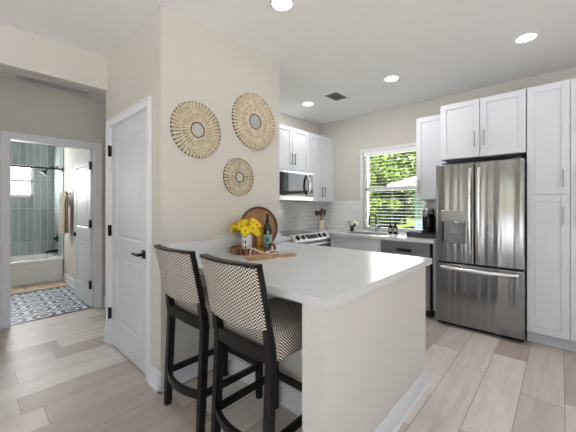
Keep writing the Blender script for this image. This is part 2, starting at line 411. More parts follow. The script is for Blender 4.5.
def baseboard(name, p0, p1, out, m='trim', h=.128):
    """moulded board from p0 to p1 on the floor, standing out along `out`"""
    p0, p1, o = Vector((*p0, 0)), Vector((*p1, 0)), Vector((*out, 0))
    prof = [(0, 0), (.024, 0), (.024, .012), (.015, .022), (.015, h - .03), (.011, h - .02), (.009, h - .006), (.004, h), (0, h)]
    b = MB(); b.loft([[p + o * a + Vector((0, 0, c)) for a, c in prof] for p in (p0, p1)])
    return struct(b.build(name, m, smooth=False))
baseboard('baseboard_pantry_right', (DX1 + .07, YD), (XW + .024, YD), (0, -1))
baseboard('baseboard_pantry_left', (-3.27, YD), (DX0 - .066, YD), (0, -1))
baseboard('baseboard_basket', (XW, YD - .024), (XW, 1.43), (1, 0))
baseboard('baseboard_knee', (XW, 1.43), (PX0, 1.43), (0, -1))
baseboard('baseboard_peninsula_inside', (PX0, 1.43), (PX0, PY0 - .02), (-1, 0))
baseboard('baseboard_peninsula_front', (PX0 - .02, PY0), (PX1 + .024, PY0), (0, -1))
baseboard('baseboard_peninsula_end', (PX1, PY0 - .024), (PX1, PY1 + .02), (1, 0))
baseboard('baseboard_hall', (XB, -2.5), (XB, BY0 - .065), (1, 0))
baseboard('baseboard_hall_right', (XB, BY1 + .085), (XB, 2.2), (1, 0))
baseboard('baseboard_bathroom', (-6.43, 1.205), (-4.47, 1.205), (0, -1))

def casing(name, a0, a1, h, plane, axis, out, w=.062, t=.018):
    """door casing round an opening a0..a1 x 0..h; axis = the axis the wall runs along"""
    b = MB()
    def bx(u0, u1, z0, z1):
        lo, hi = sorted((plane, plane + out * t))
        if axis == 'x': b.box(u0, u1, lo, hi, z0, z1, .004)
        else: b.box(lo, hi, u0, u1, z0, z1, .004)
        lo, hi = sorted((plane, plane + out * (t + .006)))   # raised outer bead
        return lo, hi
    bx(a0 - w + .003, a0, 0, h + w - .003); bx(a1, a1 + w - .003, 0, h + w - .003); bx(a0, a1, h, h + w - .003)
    lo, hi = sorted((plane, plane + out * (t + .007)))
    for u0, u1, z0, z1 in ((a0 - w, a0 - w + .016, 0, h + w), (a1 + w - .016, a1 + w, 0, h + w), (a0 - w + .016, a1 + w - .016, h + w - .016, h + w)):
        if axis == 'x': b.box(u0, u1, lo, hi, z0, z1, .003)
        else: b.box(lo, hi, u0, u1, z0, z1, .003)
    return struct(b.build(name, 'trim'))
casing('trim_1', DX0, DX1, DH, YD, 'x', -1, w=.066)
casing('trim_2', BY0 + .01, BY1 - .01, BH - .01, XB, 'y', 1, w=.078)
# jamb linings
S('trim_3', [(DX0, DX0 + .008, YD, YD + .11, 0, DH), (DX1 - .008, DX1, YD, YD + .11, 0, DH), (DX0, DX1, YD, YD + .11, DH - .008, DH),
             (DX0, DX1, YD + .045, YD + .11, 0, .004)], 'trim')
S('trim_4', [(XB - .11, XB, BY0, BY0 + .012, 0, BH), (XB - .11, XB, BY1 - .012, BY1, 0, BH), (XB - .11, XB, BY0, BY1, BH - .012, BH)], 'trim')
S('trim_5', [(XB - .07, XB - .045, BY0, BY1, 0, .006)], 'nickel', 'dark metal threshold strip at the bathroom doorway')

def panel_door(w, h, t, panels, st):
    """moulded door slab: x 0..w, y 0..t, z 0..h, with raised panels on both faces"""
    b = MB(); rec = .009
    zs = [0] + [q for p in panels for q in p] + [h]
    b.box(0, st, 0, t, 0, h); b.box(w - st, w, 0, t, 0, h)
    for i in range(0, len(zs), 2): b.box(st, w - st, 0, t, zs[i], zs[i + 1])
    for z0, z1 in panels:
        b.box(st, w - st, rec, t - rec, z0, z1)
        for y0, y1 in ((rec, .002), (t - rec, t - .002)):
            g, k = .014, .034
            b.loft([[(st + g, y0, z0 + g), (w - st - g, y0, z0 + g), (w - st - g, y0, z1 - g), (st + g, y0, z1 - g)],
                    [(st + k, y1, z0 + k), (w - st - k, y1, z0 + k), (w - st - k, y1, z1 - k), (st + k, y1, z1 - k)]])
            s = -1 if y0 < t / 2 else 1                     # moulding bead round the recess
            ya, yb = (0, rec) if s < 0 else (t - rec, t)
            for (xa, xb, za, zb, dx, dz) in ((st, st, z0, z1, 1, 0), (w - st, w - st, z0, z1, -1, 0)):
                yo, yi = (0, rec) if s < 0 else (t, t - rec)
                b.loft([[(xa, yo, z0), (xa, yi, z0), (xa + dx * .012, yi, z0 + .012)], [(xa, yo, z1), (xa, yi, z1), (xa + dx * .012, yi, z1 - .012)]])
            for (z, dz) in ((z0, 1), (z1, -1)):
                yo, yi = (0, rec) if s < 0 else (t, t - rec)
                b.loft([[(st, yo, z), (st, yi, z), (st + .012, yi, z + dz * .012)], [(w - st, yo, z), (w - st, yi, z), (w - st - .012, yi, z + dz * .012)]])
    return b
def lever(parent, x, z, y, out, dirx):
    b = MB(); b.box(x - .032, x + .032, y, y + out * .010, z - .032, z + .032, .003)
    b.cyl((x, y + out * .010, z), (x, y + out * .05, z), .011)
    b.build('handle_rose', 'black', parent)
    b = MB(); b.tube([(x - dirx * .012, y + out * .05, z), (x + dirx * .04, y + out * .052, z), (x + dirx * .125, y + out * .046, z)], [.0115, .011, .008], 10)
    return b.build('door_handle', 'black', parent)
# pantry door (closed)
d1 = bpy.data.objects.new('door_1', None); col.objects.link(d1); d1.location = (DX0 + .011, YD + .004, .012); struct(d1, 'closed white two-panel pantry door')
DW = DX1 - DX0 - .022
panel_door(DW, DH - .023, .036, [(.235, .835), (1.0, 1.885)], .118).build('door_slab', 'door', d1, smooth=False)
lever(d1, DW - .062, .915, 0, -1, -1)
for hz in (.29, 1.06, 1.80):
    b = MB(); b.box(-.038, .003, -.024, -.004, hz - .05, hz + .05, .002); b.cyl((-.009, -.026, hz - .052), (-.009, -.026, hz + .052), .007); b.build('hinge', 'black', d1)
# bathroom door (open into the bathroom along the side wall)
d2 = bpy.data.objects.new('door_2', None); col.objects.link(d2); d2.location = (XB - .05, 1.130, .012); d2.rotation_euler = (0, 0, math.radians(180)); struct(d2, 'open white panel bathroom door')
panel_door(.80, 2.005, .036, [(.24, .84), (1.0, 1.84)], .118).build('door_slab', 'door', d2, smooth=False)
lever(d2, .738, .885, .036, 1, -1)
for hz in (.29, 1.06, 1.80):
    b = MB(); b.box(-.045, .006, .030, .050, hz - .05, hz + .05, .002); b.cyl((-.004, .046, hz - .052), (-.004, .046, hz + .052), .008); b.build('hinge', 'black', d2)

# kitchen window
wi = bpy.data.objects.new('window_1', None); col.objects.link(wi); struct(wi, 'white double-hung kitchen window')
b = MB()
fy0, fy1 = YW + .05, YW + .12
for q in ((KX0, KX0 + .045, KZ0, KZ1), (KX1 - .045, KX1, KZ0, KZ1), (KX0, KX1, KZ0, KZ0 + .045), (KX0, KX1, KZ1 - .045, KZ1), (KX0, KX1, 1.53, 1.585)):
    b.box(q[0], q[1], fy0, fy1, q[2], q[3], .004)
b.build('window_frame', 'white_p', wi)
b = MB(); b.box(KX0 + .045, KX1 - .045, fy0 + .03, fy0 + .036, KZ0 + .045, 1.53); b.box(KX0 + .045, KX1 - .045, fy0 + .03, fy0 + .036, 1.585, KZ1 - .045); b.build('window_pane', 'pane', wi)
b = MB(); b.box(KX0 - .03, KX1 + .03, YW - .022, YW + .05, KZ0 - .035, KZ0, .005); b.build('window_sill', 'trim', wi)
b = MB()
for q in ((KX0 - .045, KX0, KZ0, KZ1), (KX1, KX1 + .045, KZ0, KZ1), (KX0 - .045, KX1 + .045, KZ1, KZ1 + .045)): b.box(q[0], q[1], YW - .014, YW, q[2], q[3], .003)
b.build('window_casing', 'trim', wi)
# bathroom window
wi2 = bpy.data.objects.new('window_2', None); col.objects.link(wi2); struct(wi2, 'small white bathroom window in the teal tile')
b = MB()
for q in ((wx0, wx0 + .05, wz0, wz1), (wx1 - .05, wx1, wz0, wz1), (wx0, wx1, wz0, wz0 + .05), (wx0, wx1, wz1 - .05, wz1), (wx0, wx1, 1.735, 1.785)): b.box(-7.42, -7.28, q[0], q[1], q[2], q[3], .004)
b.build('window_frame', 'white_p', wi2)
b = MB(); b.box(-7.372, -7.366, wx0 + .05, wx1 - .05, wz0 + .05, 1.735); b.box(-7.372, -7.366, wx0 + .05, wx1 - .05, 1.785, wz1 - .05); b.build('window_pane', 'pane', wi2)

# ================================================================== KITCHEN
def shaker(b, x0, x1, z0, z1, y0, t=.02, st=.058, rec=.009):
    """shaker front with its face at y0 and its back at y0+t"""
    b.box(x0, x0 + st, y0, y0 + t, z0, z1, .0012, 1); b.box(x1 - st, x1, y0, y0 + t, z0, z1, .0012, 1)
    b.box(x0 + st, x1 - st, y0, y0 + t, z0, z0 + st, .0012, 1); b.box(x0 + st, x1 - st, y0, y0 + t, z1 - st, z1, .0012, 1)
    b.box(x0 + st, x1 - st, y0 + rec, y0 + t, z0 + st, z1 - st)
    return b
def pull(parent, x, z, y0, vert=True, L=.16, m='pull'):
    b = MB(); a = L / 2 - .02
    if vert:
        b.cyl((x, y0 - .028, z - L / 2), (x, y0 - .028, z + L / 2), .0055, 10)
        for s in (-a, a): b.cyl((x, y0, z + s), (x, y0 - .028, z + s), .0045, 8)
    else:
        b.cyl((x - L / 2, y0 - .028, z), (x + L / 2, y0 - .028, z), .0055, 10)
        for s in (-a, a): b.cyl((x + s, y0, z), (x + s, y0 - .028, z), .0045, 8)
    return b.build('handle', m, parent)
def cabinet(name, label, cat, loc, rz, w_, d, h, fronts, toe=0, group=None, hm='pull', open_top=False):
    """local: x 0..w, back at y=0, carcass front at y=-d; fronts = (kind, x0, x1, z0, z1, handle or None)"""
    r = thing(name, label, cat, loc, rz, group)
    b = MB()
    if open_top:
        for q in ((0, .018, -d, 0, toe, h), (w_ - .018, w_, -d, 0, toe, h), (.018, w_ - .018, -.012, 0, toe, h), (.018, w_ - .018, -d, -.012, toe, toe + .018), (.018, w_ - .018, -d, -d + .018, toe + .018, h)): b.box(*q)
    else: b.box(0, w_, -d, 0, toe, h)
    b.build('carcass', 'cab', r, smooth=False)
    if toe:
        b = MB(); b.box(0, w_, -d + .06, 0, 0, toe); b.build('toe_kick', 'toe', r, smooth=False)
    for kind, x0, x1, z0, z1, hd in fronts:
        b = shaker(MB(), x0, x1, z0, z1, -d - .021, st=.058 if z1 - z0 > .25 else .04)
        o = b.build(kind, 'cab', r)
        if hd:
            hx, hz, vert = hd; pull(o, hx, hz, -d - .021, vert, m=hm)
    return r
R90 = math.radians(90)
G = .0025
# window wall: base run
cabinet('sink_cabinet', 'white sink base cabinet with two false fronts under the window', 'cabinet', (-2.455, YW - .012, 0), 0, .752, .605, .872,
        [('drawer_front', G, .376 - G, .70, .862, None), ('drawer_front', .376 + G, .752 - G, .70, .862, None),
         ('door', G, .376 - G, .115, .694, (.34, .60, True)), ('door', .376 + G, .752 - G, .115, .694, (.412, .60, True))], .10, open_top=True)
dw = thing('dishwasher', 'stainless dishwasher between the sink cabinet and the fridge', 'dishwasher', (-1.70, YW - .012, 0))
b = MB(); b.box(.004, .596, -.585, 0, .10, .868); b.box(.004, .596, -.53, 0, 0, .10); b.build('dishwasher_body', 'dgrey', dw, smooth=False)
b = MB(); b.box(.004, .596, -.612, -.587, .105, .74, .004); b.build('door', 'steel_d', dw)
b = MB(); b.box(.004, .596, -.612, -.587, .745, .866, .004); b.build('control_panel', 'steel_d', dw)
b = MB(); b.box(.21, .39, -.616, -.611, .752, .785, .004); b.build('pocket_handle', 'black', dw)
cabinet('filler_panel', 'narrow white filler panel beside the dishwasher', 'cabinet', (-1.085, YW - .012, 0), 0, .04, .56, .872, [], .10)
# sink worktop with a cutout, one piece with the corner behind the range's right side
SX0, SX1, SY0, SY1 = -2.36, -1.72, 3.70, 4.06
wt = thing('sink_worktop', 'white quartz worktop running under the kitchen window', 'worktop', (0, 0, 0))
b = MB(); yb, yf = YW - .010, 3.572
X0, X1 = XO + .010, -1.038
for q in ((X0, SX0, yf, yb), (SX1, X1, yf, yb), (SX0, SX1, yf, SY0), (SX0, SX1, SY1, yb)): b.box(*q, .875, .915)
b.box(X0, -2.49, 3.540, yf, .875, .915)
b.build('worktop_slab', 'quartz', wt, smooth=False)
b = MB()
b.box(SX0, SX1, SY0, SY1, .700, .705); t = .004
b.box(SX0, SX0 + t, SY0, SY1, .705, .908); b.box(SX1 - t, SX1, SY0, SY1, .705, .908); b.box(SX0 + t, SX1 - t, SY0, SY0 + t, .705, .908); b.box(SX0 + t, SX1 - t, SY1 - t, SY1, .705, .908)
b.build('sink_basin', 'silver', wt, smooth=False)
# oven wall: base cabinets either side of the range
cabinet('corner_cabinet', 'white base cabinet in the corner to the right of the range', 'cabinet', (XO + .008, 3.541, 0), R90, .03, .60, .872, [], .10)
cabinet('base_cabinet', 'white base cabinet to the left of the range', 'cabinet', (XO + .008, 2.392, 0), R90, .376, .60, .872,
        [('drawer_front', G, .373, .70, .862, None), ('door', G, .373, .115, .694, (.335, .6, True))], .10)

# uppers on the oven wall
cabinet('wall_cabinet', 'white two-door wall cabinet above the microwave', 'cabinet', (XO, 2.782, 1.805), R90, .757, .31, .61,
        [('door', G, .3785 - G, .003, .607, (.345, .155, True)), ('door', .3785 + G, .757 - G, .003, .607, (.412, .155, True))], hm='nickel')
cabinet('wall_cabinet', 'taller white two-door wall cabinet in the corner by the microwave', 'cabinet', (XO, 3.542, 1.366), R90, .672, .31, 1.054,
        [('door', G, .336 - G, .003, 1.051, (.303, .155, True)), ('door', .336 + G, .672 - G, .003, 1.051, (.369, .155, True))], hm='nickel')
# uppers on the window wall
cabinet('wall_cabinet', 'narrow white wall cabinet right of the kitchen window', 'cabinet', (-1.357, YW, 1.378), 0, .356, .31, 1.032,
        [('door', G, .353, .003, 1.029, (.04, .16, True))])
cabinet('wall_cabinet', 'white two-door wall cabinet above the fridge', 'cabinet', (-.997, YW, 1.812), 0, .752, .59, .605,
        [('door', G, .376 - G, .003, .602, (.334, .185, True)), ('door', .376 + G, .752 - G, .003, .602, (.418, .185, True))])
cabinet('pantry_cabinet', 'tall white four-door pantry cabinet right of the fridge', 'cabinet', (-.240, YW - .003, 0), 0, .60, .59, 2.42,
        [('door', G, .30 - G, .118, 1.400, (.252, 1.21, True)), ('door', .30 + G, .60 - G, .118, 1.400, (.348, 1.21, True)),
         ('door', G, .30 - G, 1.405, 2.415, (.252, 1.545, True)), ('door', .30 + G, .60 - G, 1.405, 2.415, (.348, 1.545, True))], .115)

# fridge: local front face at y=0, width -.385...385
fr = thing('refrigerator', 'stainless french-door refrigerator with water dispenser and bottom freezer', 'refrigerator', (-.634, 3.53, 0))
fw = .385
b = MB(); b.box(-fw + .006, fw - .006, .065, .67, .03, 1.735, .004); b.build('fridge_body', 'dgrey', fr)
b = MB(); b.box(-fw + .01, fw - .01, .05, .5, .012, .05); 
for sx in (-.33, .33): b.cyl((sx, .1, 0), (sx, .1, .02), .02, 10)
b.build('base_grille', 'black', fr)
def steel_door(x0, x1, z0, z1, hole=None):
    b = MB(); y0, y1 = 0, .06
    if not hole:
        b.box(x0, x1, y0, y1, z0, z1, .012, 3); return b
    hx0, hx1, hz0, hz1 = hole; bm = b.bm; V = lambda p: bm.verts.new(p)
    o = [V((x, y0, z)) for x, z in ((x0, z0), (x1, z0), (x1, z1), (x0, z1))]; k = [V((x, y1, z)) for x, z in ((x0, z0), (x1, z0), (x1, z1), (x0, z1))]
    i = [V((x, y0, z)) for x, z in ((hx0, hz0), (hx1, hz0), (hx1, hz1), (hx0, hz1))]; n = [V((x, y0 + .045, z)) for x, z in ((hx0 + .01, hz0 + .01), (hx1 - .01, hz0 + .01), (hx1 - .01, hz1 - .005), (hx0 + .01, hz1 - .005))]
    outer = []
    for a in range(4):
        c = (a + 1) % 4
        bm.faces.new((o[a], o[c], i[c], i[a])); bm.faces.new((i[a], i[c], n[c], n[a])); outer.append(bm.faces.new((o[a], k[a], k[c], o[c])))
    bm.faces.new(n); outer.append(bm.faces.new(list(reversed(k))))
    es = list({e for f in outer for e in f.edges})
    bmesh.ops.bevel(bm, geom=es, offset=.010, segments=3, affect='EDGES', profile=.5)
    return b
hole = (-.325, -.095, .905, 1.135)
dl = steel_door(-fw, -.026, .698, 1.750, hole).build('left_door', 'steel', fr)
dr = steel_door(-.018, fw, .698, 1.750).build('right_door', 'steel', fr)
fz = steel_door(-fw, fw, .045, .686).build('freezer_drawer', 'steel', fr)
b = MB(); b.box(hole[0] - .006, hole[1] + .006, -.003, .004, 1.140, 1.250, .002); b.build('dispenser_display', 'steel_d', dl)
b = MB(); b.box(hole[0] + .012, hole[1] - .012, .030, .044, .93, 1.12, .003); b.box(-.25, -.17, .012, .030, 1.0, 1.11, .006); b.box(hole[0] + .01, hole[1] - .01, .004, .043, .908, .918); b.build('dispenser_niche', 'mgrey', dl)
def bar(b, p0, p1, bow, r=.013):
    p0, p1 = Vector(p0), Vector(p1); pts = []
    for i in range(13):
        t = i / 12; p = p0.lerp(p1, t); p.y -= bow * math.sin(PI * t) ** .6; pts.append(p)
    b.tube(pts, [r * (.75 + .25 * math.sin(PI * i / 12)) for i in range(13)], 10)
b = MB(); bar(b, (-.058, .002, .80), (-.058, .002, 1.69), .055, .019); b.build('handle', 'steel_h', dl)
b = MB(); bar(b, (.022, .002, .80), (.022, .002, 1.69), .055, .019); b.build('handle', 'steel_h', dr)
b = MB(); bar(b, (-.335, .002, .640), (.335, .002, .640), .055, .02); b.build('handle', 'steel_h', fz)
b = MB(); b.lathe([(0, -.0022), (.011, -.0022), (.012, .002), (0, .002)], (.305, 0, 1.690), 24, 'y'); b.build('emblem', 'mgrey', dr)
b = MB(); b.torus((.305, -.0024, 1.690), .0085, .0012, 'y', 24, 6); b.box(.3035, .3045, -.0036, -.002, 1.685, 1.695); b.box(.3035, .3090, -.0036, -.002, 1.6845, 1.6855); b.build('emblem_print', 'silver', dr)
for sx in (-.33, .30): MB().box(sx, sx + .05, .02, .13, 1.750, 1.766, .004).build('hinge_cover', 'dgrey', fr)

# range (local: x along the wall, front towards -y), rotated onto the oven wall
rg = thing('range', 'stainless slide-in electric range with black glass cooktop', 'stove', (XO + .012, 2.778, 0), R90)
rw = .757
b = MB(); b.box(.004, rw - .004, -.63, 0, .05, .895); b.box(.03, rw - .03, -.58, -.02, 0, .05); b.build('range_body', 'steel_d', rg, smooth=False)
b = MB(); b.box(0, rw, -.625, -.01, .896, .922, .003); b.build('cooktop', 'gloss', rg)
for cx, cy, r in ((.19, -.46, .11), (.57, -.46, .09), (.19, -.17, .08), (.57, -.17, .11)): MB().torus((cx, cy, .9225), r, .0012, 'z', 32, 4).build('burner_ring', 'mgrey', rg)
b = MB(); b.prism([(-.632, .930), (-.600, .930), (-.600, .84), (-.705, .84), (-.705, .855)], 0, rw, 'x'); cp = b.build('control_panel', 'silver', rg)
sl = Vector((0, -.073, -.075)).normalized(); nr = Vector((0, -.075, .073)).normalized()   # down the panel, out of it
def onp(x, t): return Vector((x, -.632, .930)) + sl * t
for i, kx in enumerate((.085, .195, .545, .66)):
    b = MB(); c = onp(kx, .052)
    b.cyl(c, c + nr * .024, .033, 20, .029); b.build('knob', 'black', cp)
    b = MB(); c2 = c + nr * .024; b.tube([c2 - sl * .02 + nr * .003, c2 + sl * .02 + nr * .003], .005, 6); b.build('knob_grip', 'silver', cp)
b = MB(); o = .0015
b.quad(*[onp(x, t) + nr * o for x, t in ((.26, .02), (.49, .02), (.49, .085), (.26, .085))]); b.loft([[onp(x, t) + nr * q for x, t in ((.26, .02), (.49, .02), (.49, .085), (.26, .085))] for q in (0, .002)]); b.build('display', 'gloss', cp)
b = MB(); b.box(.01, rw - .01, -.665, -.632, .22, .832, .004); od = b.build('oven_door', 'steel_d', rg)
b = MB(); b.box(.10, rw - .10, -.668, -.664, .33, .70); b.build('oven_window', 'gloss', od, smooth=False)
b = MB(); b.cyl((.06, -.715, .79), (rw - .06, -.715, .79), .012, 12); b.cyl((.09, -.665, .79), (.09, -.715, .79), .008, 8); b.cyl((rw - .09, -.665, .79), (rw - .09, -.715, .79), .008, 8); b.build('handle', 'steel_h', od)
b = MB(); b.box(.01, rw - .01, -.665, -.632, .06, .21, .004); b.build('drawer', 'steel_d', rg)

# microwave
mw = thing('microwave', 'stainless over-the-range microwave with dark glass door', 'microwave', (XO + .001, 2.784, 1.378), R90)
mwid = .753
b = MB(); b.box(0, mwid, -.375, 0, .004, .412, .003); b.build('microwave_body', 'dgrey', mw)
b = MB(); b.box(0, mwid, -.40, -.376, .0, .056, .004); b.build('bottom_trim', 'silver', mw)
b = MB(); b.box(0, .605, -.402, -.376, .058, .412, .004); md = b.build('door', 'silver', mw)
b = MB(); b.box(.0, .60, -.4045, -.401, .066, .378, .001); b.build('door_glass', 'gloss', md)
b = MB(); b.box(.607, mwid, -.402, -.376, .058, .378, .004); mp = b.build('control_panel', 'gloss', mw)
b = MB(); b.box(.607, mwid, -.402, -.376, .380, .412, .003); b.build('top_trim', 'silver', mw)
b = MB()
for i in range(5):
    for j in range(3): b.box(.66 + j * .025, .678 + j * .025, -.4035, -.402, .09 + i * .032, .105 + i * .032)
b.build('keypad', 'mgrey', mp, smooth=False)
b = MB(); bar(b, (.605, -.402, .072), (.605, -.402, .372), .055, .018); b.build('handle', 'steel_h', md)
b = MB()
for i in range(6): b.box(.05 + i * .11, .14 + i * .11, -.35, -.25, -.003, .004)
b.build('vent_slots', 'black', mw, smooth=False)

# peninsula worktop (L-shaped, with its upstand against the decorated wall)
pw = thing('peninsula_worktop', 'white quartz peninsula worktop with seating overhang', 'worktop', (0, 0, 0))
b = MB(); poly = [(-.70, 1.0), (-.70, 2.34), (-2.49, 2.34), (-2.49, 2.772), (XO + .010, 2.772), (XO + .010, 2.142), (XW + .001, 2.142), (XW + .001, 1.0)]
b.prism(poly, .876, .915); b.build('worktop_slab', 'quartz', pw, smooth=False)
b = MB(); b.box(XW + .001, XW + .022, .975, 2.142, .915, 1.032, .002); b.build('upstand', 'quartz', pw)
cabinet('peninsula_cabinet', 'white base cabinet under the kitchen side of the peninsula', 'cabinet', (PX0 - .002, 1.552, 0), math.radians(180), 1.18, .65, .872,
        [('door', .003, .393, .115, .862, (.35, .75, True)), ('door', .397, .783, .115, .862, (.44, .75, True)), ('door', .787, 1.177, .115, .862, (.83, .75, True))], .10)

# ------------------------------------------------------------------ bar stools
def bowed(xs, f): return [f(x) for x in xs]
HW = .200
def lean(z):   # y of the back post front face centre at height z
    if z < .62: return -.228 + .028 * (z / .62)
    t = (z - .62) / .44; return -.200 - .075 * t - .015 * t * t
def bow(x, amt=.036): return -amt * (1 - (x / HW) ** 2)
def make_stool(label, loc):
    r = thing('bar_stool', label, 'stool', loc, 0, 'counter stools at the peninsula')
    for sx in (-1, 1):                                    # rear posts run from the floor to the crest
        b = MB(); rings = []
        for i in range(15):
            z = 1.045 * i / 14; y = lean(z); xo = sx * (.199 + .001 * (z / 1.05)); hw = .0175; hd = .019 if z < .1 else .021 if z < .7 else .016
            rings.append([(xo - hw, y - hd, z), (xo + hw, y - hd, z), (xo + hw, y + hd, z), (xo - hw, y + hd, z)])
        b.loft(rings); b.build('leg', 'ebony', r)
        b = MB(); rings = []
        for i in range(8):
            z = .62 * i / 7; hw = .017 + .005 * (z / .62); x = sx * (.196 + .004 * z); y = .222 - .01 * z
            rings.append([(x - hw, y - hw, z), (x + hw, y - hw, z), (x + hw, y + hw, z), (x - hw, y + hw, z)])
        b.loft(rings); b.build('leg', 'ebony', r)
    def curved_rail(y_off, z0, z1, d, half, amt, fy):
        b = MB(); rings = []
        for i in range(17):
            x = -half + 2 * half * i / 16; y = fy + bow(x * HW / half, amt) + y_off
            rings.append([(x, y - d / 2, z0), (x, y + d / 2, z0), (x, y + d / 2, z1), (x, y - d / 2, z1)])
        return b.loft(rings)
    curved_rail(-.004, 1.036, 1.051, .042, HW + .0165, .036, lean(1.045)).build('crest_rail', 'ebony', r)
    curved_rail(0, .590, .652, .024, .196, .006, lean(.67)).build('seat_rail', 'ebony', r)
    curved_rail(0, .200, .240, .024, .196, .050, lean(.22)).build('rear_stretcher', 'ebony', r)
    b = MB()                                              # upholstered back pad
    NX, NZ = 16, 10; zb, zt = .756, 1.040
    def P(i, j, front):
        x = -HW - .014 + (2 * HW + .028) * i / NX; z = zb + (zt - zb) * j / NZ
        if j == 0: z += -.006 * (1 - (x / HW) ** 2)
        e = min(i, NX - i, 2) / 2; puff = .006 * (1 - (1 - e) ** 2)
        y = lean(z) + bow(x) + ((.012 + puff if 2 <= i <= NX - 2 else -.021) if front else -.027 - puff * .5)
        return (x, y, z)
    grid = {}
    for f in (0, 1):
        for i in range(NX + 1):
            for j in range(NZ + 1): grid[f, i, j] = b.bm.verts.new(P(i, j, f))
    for f in (0, 1):
        for i in range(NX):
            for j in range(NZ): b.bm.faces.new([grid[f, i, j], grid[f, i + 1, j], grid[f, i + 1, j + 1], grid[f, i, j + 1]])
    for i in range(NX):
        for j in (0, NZ): b.bm.faces.new([grid[0, i, j], grid[0, i + 1, j], grid[1, i + 1, j], grid[1, i, j]])
    for j in range(NZ):
        for i in (0, NX): b.bm.faces.new([grid[0, i, j], grid[0, i, j + 1], grid[1, i, j + 1], grid[1, i, j]])
    b.build('backrest', 'fabric', r, angle=50)
    b = MB()                                              # seat cushion with a soft crown
    rings = []
    for z, g in ((.590, .004), (.596, 0), (.676, 0), (.698, .006), (.712, .022), (.720, .06), (.724, .12)):
        a, y0, y1 = .216 - g, -.178 + g, .246 - g; ring = []
        for (cx, cy, a0) in ((a - .03, y1 - .03, 0), (-a + .03, y1 - .03, 90), (-a + .03, y0 + .03, 180), (a - .03, y0 + .03, 270)):
            for k in range(4): an = math.radians(a0 + 30 * k); ring.append((cx + .03 * math.cos(an), cy + .03 * math.sin(an), z))
        rings.append(ring)
    b.loft(rings); b.build('seat', 'fabric_s', r, angle=60)
    for sx in (-1, 1):
        b = MB(); x = sx * .196; b.box(x - .011, x + .011, lean(.22) + .01, .222, .200, .238, .002); b.build('side_stretcher', 'ebony', r)
    b = MB(); b.box(-.19, .19, .208, .232, .205, .243, .002); b.build('footrest', 'ebony', r)
    return r
st1 = make_stool('black stool with herringbone back nearest the pantry door', (-1.708, 1.138, 0))
st2 = dup(st1, (-1.162, 1.138, 0), 'black stool with herringbone back beside the peninsula end panel')

# ------------------------------------------------------------------ woven wall mirrors
def woven_mirror(label, y, z, R):
    r = thing('woven_mirror', label, 'wall mirror', (XW, y, z), 0, 'round woven mirrors on the wall')
    ri, rm = R * .255, R * .58
    b = MB(); b.lathe([(0, .004), (ri * 1.05, .004), (ri * 1.05, .012), (0, .012)], (0, 0, 0), 40, 'x'); b.build('mirror_backing', 'straw_d', r)
    b = MB(); b.lathe([(0, .0122), (ri * .97, .0122), (ri * .95, .0145), (0, .0145)], (0, 0, 0), 40, 'x'); b.build('mirror', 'mirror', r)
    b = MB(); b.torus((.0145, 0, 0), ri, .0048, 'x', 40, 8); b.build('inner_ring', 'straw_d', r)
    def band(n, a, c, half, rad, h0, rods):
        b = MB()
        for k in range(n):
            th = 2 * PI * k / n; er = Vector((0, math.cos(th), math.sin(th))); et = Vector((0, -math.sin(th), math.cos(th)))
            pts = []
            for i in range(13):                           # a long rounded loop of cane
                t = i / 12; L = 2 * t if t < .5 else 2 - 2 * t; sd = 1 if t < .5 else -1
                e = math.sqrt(max(0, 1 - ((L - .82) / .18) ** 2)) if L > .82 else 1
                wd = half * (a / c + (1 - a / c) * L) * e
                pts.append(er * (a + (c - a) * L) + et * sd * wd + Vector((h0 + .003 * math.sin(PI * L), 0, 0)))
            b.tube(pts, rad, 5)
            for q in rods:
                b.tube([er * (a + .002) + et * q * half * .5 * a / c + Vector((h0 - .002, 0, 0)), er * (c - half * .9) + et * q * half * .5 + Vector((h0 - .001, 0, 0))], rad * .8, 5)
        return b
    no = int(2 * PI * R / .031); ni = int(no * .72)
    b = MB()
    for n_, a_, c_, ra in ((ni, ri, rm, R * .017), (no, rm, R * .975, R * .019)):
        for k in range(n_):
            th = 2 * PI * (k + .5) / n_; er = Vector((0, math.cos(th), math.sin(th)))
            b.tube([er * a_ + Vector((.0068, 0, 0)), er * c_ + Vector((.0068, 0, 0))], [ra * .8, ra * 1.25], 5)
    b.build('gap_shade_rods', 'straw_d', r)  # dark rods added between the loops, their colour standing in for shaded gaps
    band(ni, ri * 1.04, rm, PI * rm / ni * .56, R * .0125, .012, (0,)).build('inner_weave', 'straw', r)
    band(no, rm * 1.0, R, PI * R / no * .58, R * .0135, .012, (-.1, .1)).build('outer_weave', 'straw', r)
    b = MB(); b.torus((.012, 0, 0), rm, .0032, 'x', 48, 6); b.build('middle_ring', 'straw', r)
    b = MB(); b.torus((.0045, 0, 0), R * .945, .0042, 'x', 64, 6); b.torus((.005, 0, 0), R * .77, .0022, 'x', 64, 6); b.torus((.005, 0, 0), R * .42, .0022, 'x', 48, 6)
    for q in range(4):
        an = q * PI / 2; b.tube([(.006, math.cos(an) * ri, math.sin(an) * ri), (.006, math.cos(an) * R * .96, math.sin(an) * R * .96)], .0035, 6)
    b.build('support_hoop', 'straw_d', r)
    return r
woven_mirror('round woven straw mirror, leftmost of three on the off-white wall', 1.222, 1.885, .222)
woven_mirror('largest and highest round woven straw mirror on the off-white wall', 1.806, 2.070, .262)
woven_mirror('smallest and lowest round woven straw mirror on the off-white wall', 1.628, 1.551, .170)

# ------------------------------------------------------------------ decor on the peninsula
T = .9152
